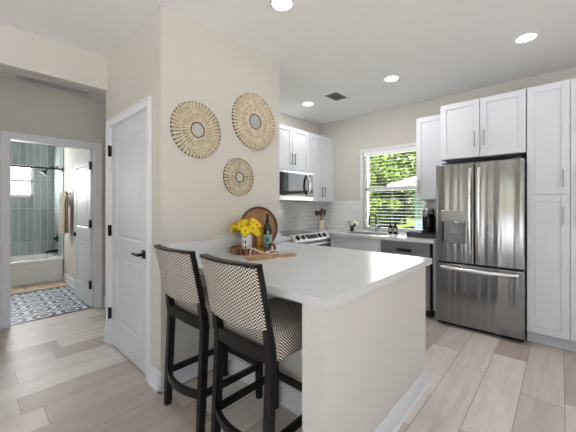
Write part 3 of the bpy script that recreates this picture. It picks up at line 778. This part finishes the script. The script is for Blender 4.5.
# round wooden board leaning against the wall
rb = thing('round_board', 'large round wooden board with dark rim leaning on the wall', 'board', (-1.995, 1.812, T + .003), 0, rot=(0, 0, 0))
rb.rotation_euler = Euler((0, math.radians(-7), math.radians(-14)), 'XYZ')
b = MB(); b.lathe([(0, -.009), (.178, -.009), (.178, .004), (0, .004)], (0, 0, .19), 48, 'x'); b.build('board_face', 'walnut', rb)
b = MB(); b.lathe([(.174, -.012), (.188, -.010), (.190, 0), (.188, .012), (.176, .014), (.170, .006), (.172, -.004), (.174, -.012)], (0, 0, .19), 48, 'x'); b.build('rim', 'rim_wood', rb)
# tray
tr = thing('wood_tray', 'round thick striped wood tray on the peninsula', 'tray', (-1.900, 1.590, T))
b = MB(); b.lathe([(0, 0), (.140, 0), (.147, .006), (.147, .044), (.143, .050), (.132, .050), (.130, .040), (0, .040)], (0, 0, 0), 48); b.build('tray_body', 'bark', tr)
TT = T + .0405
def flower(b_p, b_e, c, n, R, np_, layers=2):
    n = Vector(n).normalized(); a = n.orthogonal().normalized(); q = n.cross(a); c = Vector(c)
    for l in range(layers):
        off = random.random() * 6; Rl = R * (1 - .22 * l)
        for k in range(np_):
            th = off + 2 * PI * k / np_; d = a * math.cos(th) + q * math.sin(th); t = n.cross(d)
            w_ = Rl * .26; u = c + n * (.002 + .004 * l)
            p = [u + d * Rl * .15 - t * w_ * .35, u + d * Rl * .6 - t * w_ + n * .005, u + d * Rl + n * .001 + n * .004 * l, u + d * Rl * .6 + t * w_ + n * .005, u + d * Rl * .15 + t * w_ * .35]
            b_p.quad(*p)
    b_e.ball(c + n * .004, R * .15, 8, 6)
va = thing('vase', 'white patterned ceramic vase holding the yellow flowers', 'vase', (-1.885, 1.560, TT), math.radians(42))
b = MB(); b.lathe([(0, 0), (.038, 0), (.041, .004), (.0425, .06), (.042, .118), (.040, .122), (.037, .120), (.037, .09), (0, .09)], (0, 0, 0), 32); b.build('vase_body', 'vasep', va)
b = MB(); b.torus((0, 0, .119), .040, .0028, 'z', 32, 6); b.build('vase_lip', 'white_p', va)
fl = thing('flower_bouquet', 'bunch of yellow daisies in the patterned vase', 'flowers', (-1.885, 1.560, TT + .108))
heads = []
for i in range(22):
    a = 2 * PI * i * .381966; q = math.sqrt((i + .5) / 22); el = q * 1.5
    n = Vector((math.cos(a) * math.sin(el), math.sin(a) * math.sin(el), math.cos(el)))
    f = random.uniform(.80, 1.12)
    heads.append((Vector((n.x * .118 * f, n.y * .118 * f, .026 + n.z * .098 * f)), (n + Vector((random.uniform(-.45, .45), random.uniform(-.45, .45), random.uniform(-.2, .4)))).normalized()))
bs = MB()
for c, n in heads: bs.tube([(c.x * .12, c.y * .12, 0), (c.x * .5, c.y * .5, c.z * .55), c], .0018, 5)
for k in range(14):
    a = random.random() * 6.28; r0 = random.uniform(.03, .08); z = random.uniform(.0, .06)
    p = Vector((math.cos(a) * r0, math.sin(a) * r0, z)); d = Vector((math.cos(a), math.sin(a), random.uniform(-.6, .3))).normalized(); t = d.cross(Vector((0, 0, 1))).normalized()
    bs.quad(p - d * .02, p + t * .014, p + d * .04, p - t * .014)
bs.build('stems', 'leafg', fl, smooth=False)
for k, (c, n) in enumerate(heads):
    bp, be = MB(), MB(); flower(bp, be, c, n, random.uniform(.040, .054), 12)
    o = bp.build('flower_head', 'orange' if k % 4 == 0 else 'yellow', fl, smooth=False); be.build('flower_center', 'disc', o)
am = thing('amber_jar', 'amber glazed jar between the vase and wine bottle', 'jar', (-1.857, 1.660, TT))
b = MB(); b.lathe([(0, 0), (.027, 0), (.029, .005), (.0285, .11), (.026, .125), (.021, .132), (.021, .145), (.019, .145), (.018, .10), (0, .10)], (0, 0, 0), 28); b.build('jar_body', 'amber', am)
b = MB(); b.lathe([(0, .1455), (.0225, .1455), (.0225, .152), (.019, .158), (0, .158)], (0, 0, 0), 24); b.build('jar_lid', 'oak', am)
wb = thing('wine_bottle', 'dark green wine bottle with teal label beside the wood tray', 'bottle', (-1.815, 1.727, T))
b = MB(); b.lathe([(0, .004), (.030, 0), (.0365, .005), (.0370, .19), (.034, .212), (.022, .240), (.0155, .258), (.0140, .30), (.0155, .303), (.0155, .314), (.013, .316), (0, .316)], (0, 0, 0), 32); b.build('bottle_glass', 'bottle', wb)
b = MB(); b.lathe([(.0149, .245), (.0153, .245), (.0148, .300), (.0163, .302), (.0163, .316), (.014, .3175), (0, .3175), (0, .3165), (.0155, .3162), (.0157, .303), (.0142, .300), (.0149, .245)], (0, 0, 0), 24); b.build('foil_capsule', 'foil', wb)
def wrap_label(parent, name, m, r, z0, z1, a0, a1, n=14):
    b = MB(); rings = []
    for i in range(n + 1):
        a = math.radians(a0 + (a1 - a0) * i / n); c, s = math.cos(a), math.sin(a)
        rings.append([(r * c, r * s, z0), ((r + .0006) * c, (r + .0006) * s, z0), ((r + .0006) * c, (r + .0006) * s, z1), (r * c, r * s, z1)])
    return b.loft(rings).build(name, m, parent)
lb = wrap_label(wb, 'label', 'label', .0372, .045, .150, -130, 40)
wrap_label(lb, 'label_print', 'label_d', .0379, .09, .125, -62, -28); wrap_label(lb, 'label_print', 'label_d', .0379, .062, .070, -75, -15)
# serving board
sb = thing('serving_board', 'olive wood paddle board with rope loop lying in front of tray', 'board', (-1.615, 1.490, T), math.radians(65))
out = []
for x, h in ((-.125, .050), (-.120, .062), (-.05, .066), (.02, .060), (.06, .040), (.085, .017), (.115, .013), (.20, .019), (.245, .021), (.262, .012)): out.append((x, h))
b = MB(); b.prism([(x, -h) for x, h in out] + [(x, h) for x, h in reversed(out)], 0, .021, bev=.004); b.build('paddle', 'oak', sb)
b = MB(); pts = []
for i in range(28):
    t = i / 27; a = t * 2 * PI
    pts.append((.075 + .055 * math.sin(a) * (1 if math.sin(a) > 0 else .7), .03 + .05 * math.cos(a) * .6, .0225 + .030 * abs(math.sin(a / 2)) ** 2))
b.tube(pts, .005, 6, True); b.tube([(-.085, .052, .02), (-.078, .060, .05), (-.062, .070, .068), (-.04, .078, .06), (.0, .075, .036), (.05, .06, .024)], .005, 6); b.build('rope_loop', 'rope', sb)
nr_ = thing('wood_ring', 'small turned wooden ring lying beside the wine bottle', 'ring', (-1.735, 1.700, T))
b = MB(); b.torus((0, 0, .020), .032, .012, 'y', 28, 10); 
for v in b.bm.verts: v.co.z = (v.co.z) + .0235
b.build('ring_body', 'rim_wood', nr_)

# ------------------------------------------------------------------ sink counter objects
fa = thing('faucet', 'brushed steel gooseneck kitchen faucet behind the sink', 'faucet', (-2.005, 4.115, T))
b = MB(); b.lathe([(0, 0), (.028, 0), (.028, .006), (.022, .012), (.0215, .11), (.016, .118), (0, .118)], (0, 0, 0), 20); b.build('faucet_base', 'steel_d', fa)
b = MB(); pts = [(0, 0, .11), (0, 0, .18)]
for i in range(13):
    a = PI * i / 12; pts.append((-.05 * (1 - math.cos(a)) * .55, -.085 * (1 - math.cos(a)) * .62, .19 + .075 * math.sin(a)))
pts += [(-.055, -.106, .15)]
b.tube(pts, .015, 12); b.build('spout', 'nickel', fa)
b = MB(); b.cyl((-.055, -.106, .155), (-.055, -.106, .105), .016, 14); b.build('spray_head', 'nickel', fa)
b = MB(); b.cyl((.018, 0, .075), (.045, 0, .075), .014, 12); b.tube([(.045, 0, .075), (.075, -.01, .085), (.115, -.02, .092)], .008, 8); b.build('handle', 'nickel', fa)

fv = thing('flower_vase', 'small green glass vase of white flowers left of the faucet', 'flowers', (-2.345, 4.00, T))
b = MB(); b.lathe([(0, 0), (.026, 0), (.031, .01), (.030, .04), (.018, .062), (.021, .075), (.018, .075), (.015, .06), (0, .06)], (0, 0, 0), 24); b.build('vase_body', 'bottle', fv)
b = MB(); hs = []
for i in range(16):
    a = 2 * PI * i * .381966; q = math.sqrt((i + .5) / 16); el = q * 1.5
    n = Vector((math.cos(a) * math.sin(el), math.sin(a) * math.sin(el), math.cos(el))); hs.append((Vector((n.x * .095, n.y * .07, .095 + n.z * .075)), n))
for c, n in hs: b.tube([(c.x * .05, c.y * .05, .01), (c.x * .3, c.y * .3, .07), c], .002, 5)
for k in range(26):
    a = random.random() * 6.28; r0 = random.uniform(.02, .08); z = random.uniform(.06, .14)
    p = Vector((math.cos(a) * r0, math.sin(a) * r0, z)); d = Vector((math.cos(a), math.sin(a), random.uniform(-.3, .8))).normalized(); t = d.cross(Vector((0, 0, 1))).normalized()
    b.quad(p - d * .02, p + t * .015, p + d * .045, p - t * .015)
b.build('stems', 'leafg', fv, smooth=False)
for c, n in hs:
    bp, be = MB(), MB(); flower(bp, be, c, n, .030, 9, 3); o = bp.build('flower_head', 'white_f', fv, smooth=False)
    be.build('flower_center', 'white_f', o)
def soap(label, x, y):
    r = thing('soap_bottle', label, 'bottle', (x, y, T), 0, 'soap bottles by the sink')
    b = MB(); b.lathe([(0, 0), (.026, 0), (.0285, .004), (.0285, .095), (.022, .108), (.012, .112), (.012, .118), (0, .118)], (0, 0, 0), 24); b.build('bottle_body', 'black', r)
    b = MB(); b.lathe([(0, .1185), (.013, .1185), (.013, .128), (.005, .130), (.005, .150), (0, .150)], (0, 0, 0), 16); b.tube([(0, 0, .147), (0, -.03, .147), (0, -.038, .141)], .0045, 8); b.build('pump', 'black', r)
    o = wrap_label(r, 'label', 'paper', .0288, .035, .080, -100, -45)
    for z in (.066, .056, .046): wrap_label(o, 'label_print', 'dgrey', .0295, z, z + .003, -95, -50)
    return r
soap('black soap pump bottle with white label, left of the pair', -1.742, 4.005)
soap('black soap pump bottle with white label, right of the pair', -1.672, 4.005)

# coffee station
cdw = thing('capsule_drawer', 'low black coffee capsule drawer under the coffee machine', 'drawer', (-1.245, 3.90, T))
b = MB(); b.box(-.185, .185, -.15, .15, .006, .062, .005)
for x in (-.17, .17):
    for y in (-.13, .13): b.cyl((x, y, 0), (x, y, .007), .01, 8)
b.build('drawer_case', 'black', cdw)
b = MB(); b.box(-.178, .178, -.156, -.151, .012, .054, .002); b.box(-.05, .05, -.166, -.156, .028, .036, .002); b.build('drawer_front', 'dgrey', cdw)
cm = thing('coffee_machine', 'black and chrome capsule coffee machine beside the fridge', 'coffee machine', (-1.225, 3.91, T + .0625))
b = MB(); b.lathe([(0, 0), (.075, 0), (.078, .006), (.078, .022), (0, .022)], (0, .02, 0), 32); b.lathe([(0, 0), (.058, 0), (.060, .004), (.060, .022), (0, .024)], (0, -.065, 0), 28); b.build('machine_base', 'nickel', cm)
b = MB(); b.lathe([(0, .022), (.070, .022), (.072, .03), (.074, .20), (.070, .215), (0, .215)], (0, .03, 0), 32); b.build('machine_body', 'gloss', cm)
b = MB(); b.lathe([(0, .216), (.068, .216), (.078, .222), (.078, .262), (.070, .286), (.045, .300), (0, .304)], (0, .01, 0), 32); b.box(-.035, .035, -.115, -.05, .19, .25, .015, 3); hd = b.build('brew_head', 'steel_d', cm)
b = MB(); b.torus((0, .01, .240), .079, .004, 'z', 36, 6); b.build('chrome_band', 'steel_h', hd)
b = MB(); b.cyl((0, -.085, .172), (0, -.085, .19), .016, 14); b.build('nozzle', 'nickel', cm)
b = MB(); b.lathe([(.095, .02), (.135, .02), (.135, .19), (.095, .19), (.095, .02)], (0, .03, 0), 4); 
b.bm.free(); b = MB(); b.box(.078, .125, .0, .10, .0, .19, .012, 3); b.build('water_tank', 'dgrey', cm)
ct = tag(MB().lathe([(0, 0), (.050, 0), (.054, .004), (.054, .009), (.046, .009), (.044, .005), (0, .005)], (0, 0, 0), 28).build('cup_plate', 'silver'), 'small silver round drip plate left of the coffee machine', 'plate'); ct.location = (-1.375, 3.86, T + .0625)

# utensil crock on the oven-wall counter
cr = thing('utensil_crock', 'cream utensil crock in the corner beyond the range', 'crock', (-2.85, 3.90, T))
b = MB(); b.lathe([(0, 0), (.052, 0), (.056, .006), (.058, .15), (.060, .156), (.056, .158), (.053, .15), (.051, .012), (0, .012)], (0, 0, 0), 28); b.build('crock_body', 'crock', cr)
b = MB(); b.torus((0, 0, .145), .0585, .003, 'z', 28, 6); b.build('crock_band', 'toe', cr)
for i, (nm, ax, ay, lab) in enumerate((('wooden_spoon', -.035, -.03, 'dark wooden spoon at the left side of crock'), ('slotted_turner', -.012, .03, 'dark slotted turner standing tallest in crock'), ('ladle', .012, -.03, 'dark round ladle in the middle of crock'),
                                       ('spatula', .034, .01, 'dark spatula leaning right in crock'), ('pasta_fork', .02, .035, 'dark pasta fork at the back of crock'))):
    o = thing(nm, lab, 'utensil', (-2.85, 3.90, T + .0125), 0, 'cooking utensils in the crock')
    k = 1.25; base = Vector((-ax * .4, -ay * .4, .006)); top = Vector((ax * k, ay * k, .225 + .022 * (i == 1)))
    d = (top - base).normalized()
    b = MB(); b.tube([base, top], [.006, .0055], 8); b.build('utensil_handle', 'uten', o)
    b = MB(); c = top + d * .036
    if nm in ('wooden_spoon', 'ladle'): b.ball(c, .040, 14, 10, (1, .45, 1.15))
    elif nm == 'pasta_fork':
        b.ball(c - d * .01, .026, 12, 8, (1, .4, 1))
        for q in (-.02, -.007, .007, .02): b.tube([c + Vector((q, 0, 0)), c + Vector((q * 1.2, -.012, .035))], .003, 5)
    else:
        b.loft([[(top.x - .012, top.y - .003, top.z), (top.x + .012, top.y - .003, top.z), (top.x + .012, top.y + .003, top.z), (top.x - .012, top.y + .003, top.z)],
                [(top.x - .03 + d.x * .08, top.y - .003 + d.y * .08, top.z + .085), (top.x + .03 + d.x * .08, top.y - .003 + d.y * .08, top.z + .085), (top.x + .03 + d.x * .08, top.y + .003 + d.y * .08, top.z + .085), (top.x - .03 + d.x * .08, top.y + .003 + d.y * .08, top.z + .085)]])
    b.build('utensil_head', 'uten', o)

# window blind
bl = thing('window_blind', 'white horizontal slat blind lowered over the kitchen window', 'blind', (0, 0, 0))
bx0, bx1 = KX0 + .012, KX1 - .012
b = MB(); b.box(bx0, bx1, YW - .008, YW + .045, KZ1 - .065, KZ1 - .002, .004); b.build('head_rail', 'slat', bl)
b = MB(); zz = KZ0 + .045; th = math.radians(6); yc = YW + .018
while zz < KZ1 - .085:
    dy, dz = .0215 * math.cos(th), .0215 * math.sin(th)
    b.loft([[(x, yc - dy, zz - dz), (x, yc, zz + .002), (x, yc + dy, zz + dz), (x, yc + dy, zz + dz + .0022), (x, yc, zz + .0045), (x, yc - dy, zz - dz + .0022)] for x in (bx0, bx1)])
    zz += .0475
b.build('slats', 'slat', bl)
b = MB(); b.box(bx0, bx1, YW - .004, YW + .040, KZ0 + .004, KZ0 + .022, .003); b.build('bottom_rail', 'slat', bl)
b = MB()
for x in (bx0 + .1, (bx0 + bx1) / 2, bx1 - .1):
    for y in (YW - .0035, YW + .0385): b.cyl((x, y, KZ0 + .02), (x, y, KZ1 - .06), .0012, 5)
b.build('ladder_cords', 'slat', bl)
b = MB(); b.cyl((bx0 + .05, YW - .012, KZ1 - .07), (bx0 + .05, YW - .012, 1.3), .004, 8); b.build('tilt_wand', 'slat', bl)

# ceiling fittings
def downlight(label, x, y, watt=.2):
    r = thing('recessed_light', label, 'ceiling light', (x, y, CZ), 0, 'recessed lights in the ceiling')
    b = MB(); b.lathe([(.066, -.001), (.080, -.001), (.078, -.006), (.069, -.008), (.066, -.001)], (0, 0, 0), 36); b.build('trim_ring', 'white_p', r)
    b = MB(); b.lathe([(0, -.0015), (.066, -.0015), (.066, -.006), (0, -.006)], (0, 0, 0), 36); b.build('diffuser', 'bulb', r)
    lamp('AREA', 'recessed_lamp', (x, y, CZ - .012), (0, 0, 0), watt, (1, .98, .95), shape='DISK', size=.12)
downlight('recessed ceiling light nearest the camera, above the peninsula', -1.44, 1.51)
downlight('recessed ceiling light nearest the fridge and pantry cabinets', -.218, 3.206)
downlight('recessed ceiling light in front of the kitchen window', -1.39, 3.222, 6.6)
downlight('recessed ceiling light above the range, left of the vent', -2.587, 3.233, 3.2)
vt = thing('ceiling_vent', 'grey louvred square air vent in the kitchen ceiling', 'vent', (-2.147, 3.262, CZ))
b = MB()
for q in ((-.115, .115, -.155, -.130), (-.115, .115, .130, .155), (-.115, -.092, -.13, .13), (.092, .115, -.13, .13)): b.box(*q, -.008, -.0005, .002)
b.build('vent_frame', 'white_p', vt)
b = MB(); b.box(-.092, .092, -.13, .13, -.003, -.001); b.build('vent_backing', 'mgrey', vt, smooth=False)
b = MB()
for i in range(9):
    x = -.082 + .0205 * i; b.loft([[(x - .008, y, -.003), (x + .008, y, -.009), (x + .008, y, -.0105), (x - .008, y, -.0045)] for y in (-.13, .13)])
b.build('louvres', 'nvent', vt, smooth=False)
hv = thing('return_grille', 'long narrow white air grille high in the hall', 'vent', (-4.225, .70, CH))
b = MB()
for q in ((-.085, .085, -.34, -.325), (-.085, .085, .325, .34), (-.085, -.068, -.325, .325), (.068, .085, -.325, .325)): b.box(*q, -.008, -.0005, .002)
b.build('vent_frame', 'white_p', hv)
b = MB(); b.box(-.068, .068, -.325, .325, -.003, -.001); b.build('vent_backing', 'toe', hv, smooth=False)
b = MB()
for i in range(7):
    x = -.051 + .017 * i; b.loft([[(x - .007, y, -.003), (x + .007, y, -.008), (x + .007, y, -.0095), (x - .007, y, -.0045)] for y in (-.325, .325)])
b.build('louvres', 'white_p', hv, smooth=False)

# ================================================================== BATHROOM
tb = thing('bathtub', 'white alcove bathtub under the teal tile', 'bathtub', (-6.86, .33, 0))
b = MB(); hx, hy = .428, .858
def rrect(a, c, r, z, n=5):
    pts = []
    for (cx, cy, a0) in ((a - r, c - r, 0), (-a + r, c - r, 90), (-a + r, -c + r, 180), (a - r, -c + r, 270)):
        for k in range(n + 1): an = math.radians(a0 + 90 * k / n); pts.append((cx + r * math.cos(an), cy + r * math.sin(an), z))
    return pts
b.loft([rrect(hx - .012, hy, .01, 0), rrect(hx - .012, hy, .01, .345), rrect(hx, hy, .012, .352), rrect(hx, hy, .015, .392), rrect(hx - .008, hy - .008, .02, .398),
        rrect(hx - .07, hy - .06, .10, .398), rrect(hx - .085, hy - .08, .10, .385), rrect(hx - .13, hy - .17, .12, .12), rrect(hx - .2, hy - .26, .1, .08)])
b.build('tub_shell', 'tub', tb)
b = MB(); b.lathe([(0, 0), (.025, 0), (.025, .004), (0, .004)], (-.02, .55, .0805), 20); b.build('drain', 'black', tb)
sr = thing('shower_rod', 'black shower curtain rod above the tub edge', 'rod', (-6.47, 0, 1.945))
b = MB(); b.cyl((0, -.498, 0), (0, 1.188, 0), .013, 12); b.build('rod', 'black', sr)
b = MB(); b.cyl((0, 1.172, 0), (0, 1.189, 0), .032, 18); b.cyl((0, -.499, 0), (0, -.482, 0), .032, 18); b.build('rod_flange', 'black', sr)
sh = thing('wall_shower', 'black shower head on an arm at the tub end', 'shower head', (-6.90, 1.189, 2.02))
b = MB(); b.cyl((0, 0, 0), (0, -.012, 0), .03, 18); b.tube([(0, -.01, 0), (0, -.07, .0), (0, -.13, -.03), (0, -.165, -.075)], .010, 10); b.build('shower_arm', 'black', sh)
b = MB(); b.tube([(0, -.160, -.070), (0, -.178, -.095), (0, -.20, -.125), (0, -.206, -.133)], [.015, .025, .062, .062], 20); b.build('shower_face', 'black', sh)
sv = thing('shower_valve', 'black lever shower valve on teal end tile', 'valve', (-6.90, 1.189, .70))
b = MB(); b.cyl((0, 0, 0), (0, -.008, 0), .075, 28); b.cyl((0, -.008, 0), (0, -.05, 0), .024, 16); b.build('valve_plate', 'black', sv)
b = MB(); b.tube([(0, -.048, 0), (.04, -.055, -.01), (.10, -.058, -.02)], [.012, .010, .008], 8); b.build('valve_lever', 'black', sv)
sp = thing('tub_spout', 'black tub spout below the shower valve', 'spout', (-6.90, 1.189, .47))
b = MB(); b.cyl((0, 0, 0), (0, -.01, 0), .035, 18); b.tube([(0, -.01, 0), (0, -.10, 0), (0, -.15, -.008), (0, -.165, -.03)], [.022, .022, .022, .02], 12); b.build('spout_body', 'black', sp)
bm_ = tag(MB().box(-6.40, -5.90, -.35, 1.16, .001, .014, .005).build('bath_mat', 'mat'), 'tan bath mat lying along the tub', 'mat')
# towel hook and towel on the side wall
hk = thing('towel_hook', 'black hook on bathroom wall holding the towel', 'hook', (-6.0, 1.205, 1.50))
b = MB(); b.box(-.02, .02, -.008, 0, -.035, .035, .003); b.tube([(0, -.006, .005), (0, -.05, .0), (0, -.068, .012), (0, -.07, .035)], .007, 8); b.build('hook_body', 'black', hk)
tw = thing('towel', 'beige and brown towel hanging beside the open bathroom door', 'towel', (-6.0, 1.155, 1.50))
def drape(xc, w0, w1, zt, zb, yo, ph, m, nm):
    b = MB(); nx, nz = 18, 14; g = [[None] * (nz + 1) for _ in range(nx + 1)]; k2 = [[None] * (nz + 1) for _ in range(nx + 1)]
    for i in range(nx + 1):
        for j in range(nz + 1):
            t = j / nz; u = i / nx - .5; w_ = w0 + (w1 - w0) * min(1, t * 2.2) ** .7
            x = xc + u * w_; fold = .014 * math.sin(u * 22 + ph) * min(1, .25 + t)
            z = zt + (zb - zt) * t + .02 * math.cos(u * 5) * (1 - t)
            g[i][j] = b.bm.verts.new((x, yo + fold, z)); k2[i][j] = b.bm.verts.new((x, yo + fold + .007, z))
    for i in range(nx):
        for j in range(nz):
            b.bm.faces.new((g[i][j], g[i + 1][j], g[i + 1][j + 1], g[i][j + 1])); b.bm.faces.new((k2[i][j], k2[i + 1][j], k2[i + 1][j + 1], k2[i][j + 1]))
    for i in range(nx):
        for j in (0, nz): b.bm.faces.new((g[i][j], g[i + 1][j], k2[i + 1][j], k2[i][j]))
    for j in range(nz):
        for i in (0, nx): b.bm.faces.new((g[i][j], g[i][j + 1], k2[i][j + 1], k2[i][j]))
    return b.build(nm, m, tw, angle=60)
drape(-.05, .14, .34, .035, -.66, -.045, .5, 'towel', 'front_fold')
drape(.13, .10, .16, .03, -.63, -.030, 2.0, 'towel_d', 'side_fold')
drape(-.26, .10, .22, .02, -.16, -.02, 1.2, 'towel', 'corner_fold')

# ================================================================== OUTSIDE
pt = struct(MB().box(-12, 20, -24, -4.62, -.25, -.05).build('ground_bounce_back', 'paving', smooth=False), 'unseen pale paving added outside the doors to bounce light indoors')  # unseen ground added to bounce sunlight up to the ceiling
pt2 = struct(MB().box(3.32, 20, -4.62, 4.5, -.25, -.05).build('ground_bounce_side', 'paving', smooth=False), 'unseen pale paving added beside the house to bounce light indoors')  # second added bounce surface, out of view by the side window
lw = struct(MB().box(-40, 30, 4.6, 60, -.4, -.2).build('ground_lawn', 'lawn', smooth=False), 'sunlit green lawn outside')
def tree(label, x, y, h, R, n, m, seed, group='trees outside the kitchen window'):
    rnd = random.Random(seed); r = thing('garden_tree', label, 'tree', (x, y, -.2), 0, group)
    b = MB(); b.tube([(0, 0, 0), (.05, .03, h * .3), (-.04, .05, h * .7)], [.14, .11, .04], 8)
    for k in range(6):
        a = k * 1.05; b.tube([(0, 0, h * .3), (math.cos(a) * R * .5, math.sin(a) * R * .5, h * .55), (math.cos(a) * R * .8, math.sin(a) * R * .8, h * .8)], [.05, .03, .012], 5)
    b.build('trunk', 'trunk', r)
    b = MB()
    lumps = [(Vector((rnd.uniform(-.7, .7) * R, rnd.uniform(-.7, .7) * R, rnd.uniform(.16, .85) * h)), rnd.uniform(.35, .6) * R) for _ in range(12)]
    for k in range(n):
        c, q = rnd.choice(lumps); d = Vector((rnd.gauss(0, 1), rnd.gauss(0, 1), rnd.gauss(0, 1))).normalized()
        p = c + d * q * rnd.uniform(.75, 1.05)
        if p.z < .1: continue
        u = (d + Vector((rnd.gauss(0, .6), rnd.gauss(0, .6), rnd.gauss(0, .6)))).normalized(); v = u.orthogonal().normalized(); w_ = u.cross(v); s = rnd.uniform(.09, .17) * (1.7 if y > 20 else 1.1)
        an = rnd.random() * 6.28; e = v * math.cos(an) + w_ * math.sin(an); f = u.cross(e)
        b.quad(p - e * s, p + f * s * .55, p + e * s, p - f * s * .55)
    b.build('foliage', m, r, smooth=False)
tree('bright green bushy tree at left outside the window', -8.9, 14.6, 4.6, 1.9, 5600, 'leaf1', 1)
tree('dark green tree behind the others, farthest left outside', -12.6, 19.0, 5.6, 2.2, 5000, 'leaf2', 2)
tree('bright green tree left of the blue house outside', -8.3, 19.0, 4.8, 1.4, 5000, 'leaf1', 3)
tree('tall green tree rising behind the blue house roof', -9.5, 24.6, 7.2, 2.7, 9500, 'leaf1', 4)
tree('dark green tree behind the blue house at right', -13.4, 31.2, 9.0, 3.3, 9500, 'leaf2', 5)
nh = thing('neighbour_house', 'pale blue house with shade-darkened siding and low white roof outside the window', 'house', (-5.30, 15.0, -.2))
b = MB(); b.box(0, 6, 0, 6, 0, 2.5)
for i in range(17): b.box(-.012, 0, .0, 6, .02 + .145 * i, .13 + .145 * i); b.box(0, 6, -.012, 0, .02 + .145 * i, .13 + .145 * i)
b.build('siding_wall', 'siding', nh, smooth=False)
b = MB(); b.prism([(-1.1, 2.42), (7.0, 2.42), (7.0, 2.58), (3.0, 3.55), (-1.1, 2.58)], -.7, 6.6, 'y'); b.build('roof', 'roofw', nh, smooth=False)
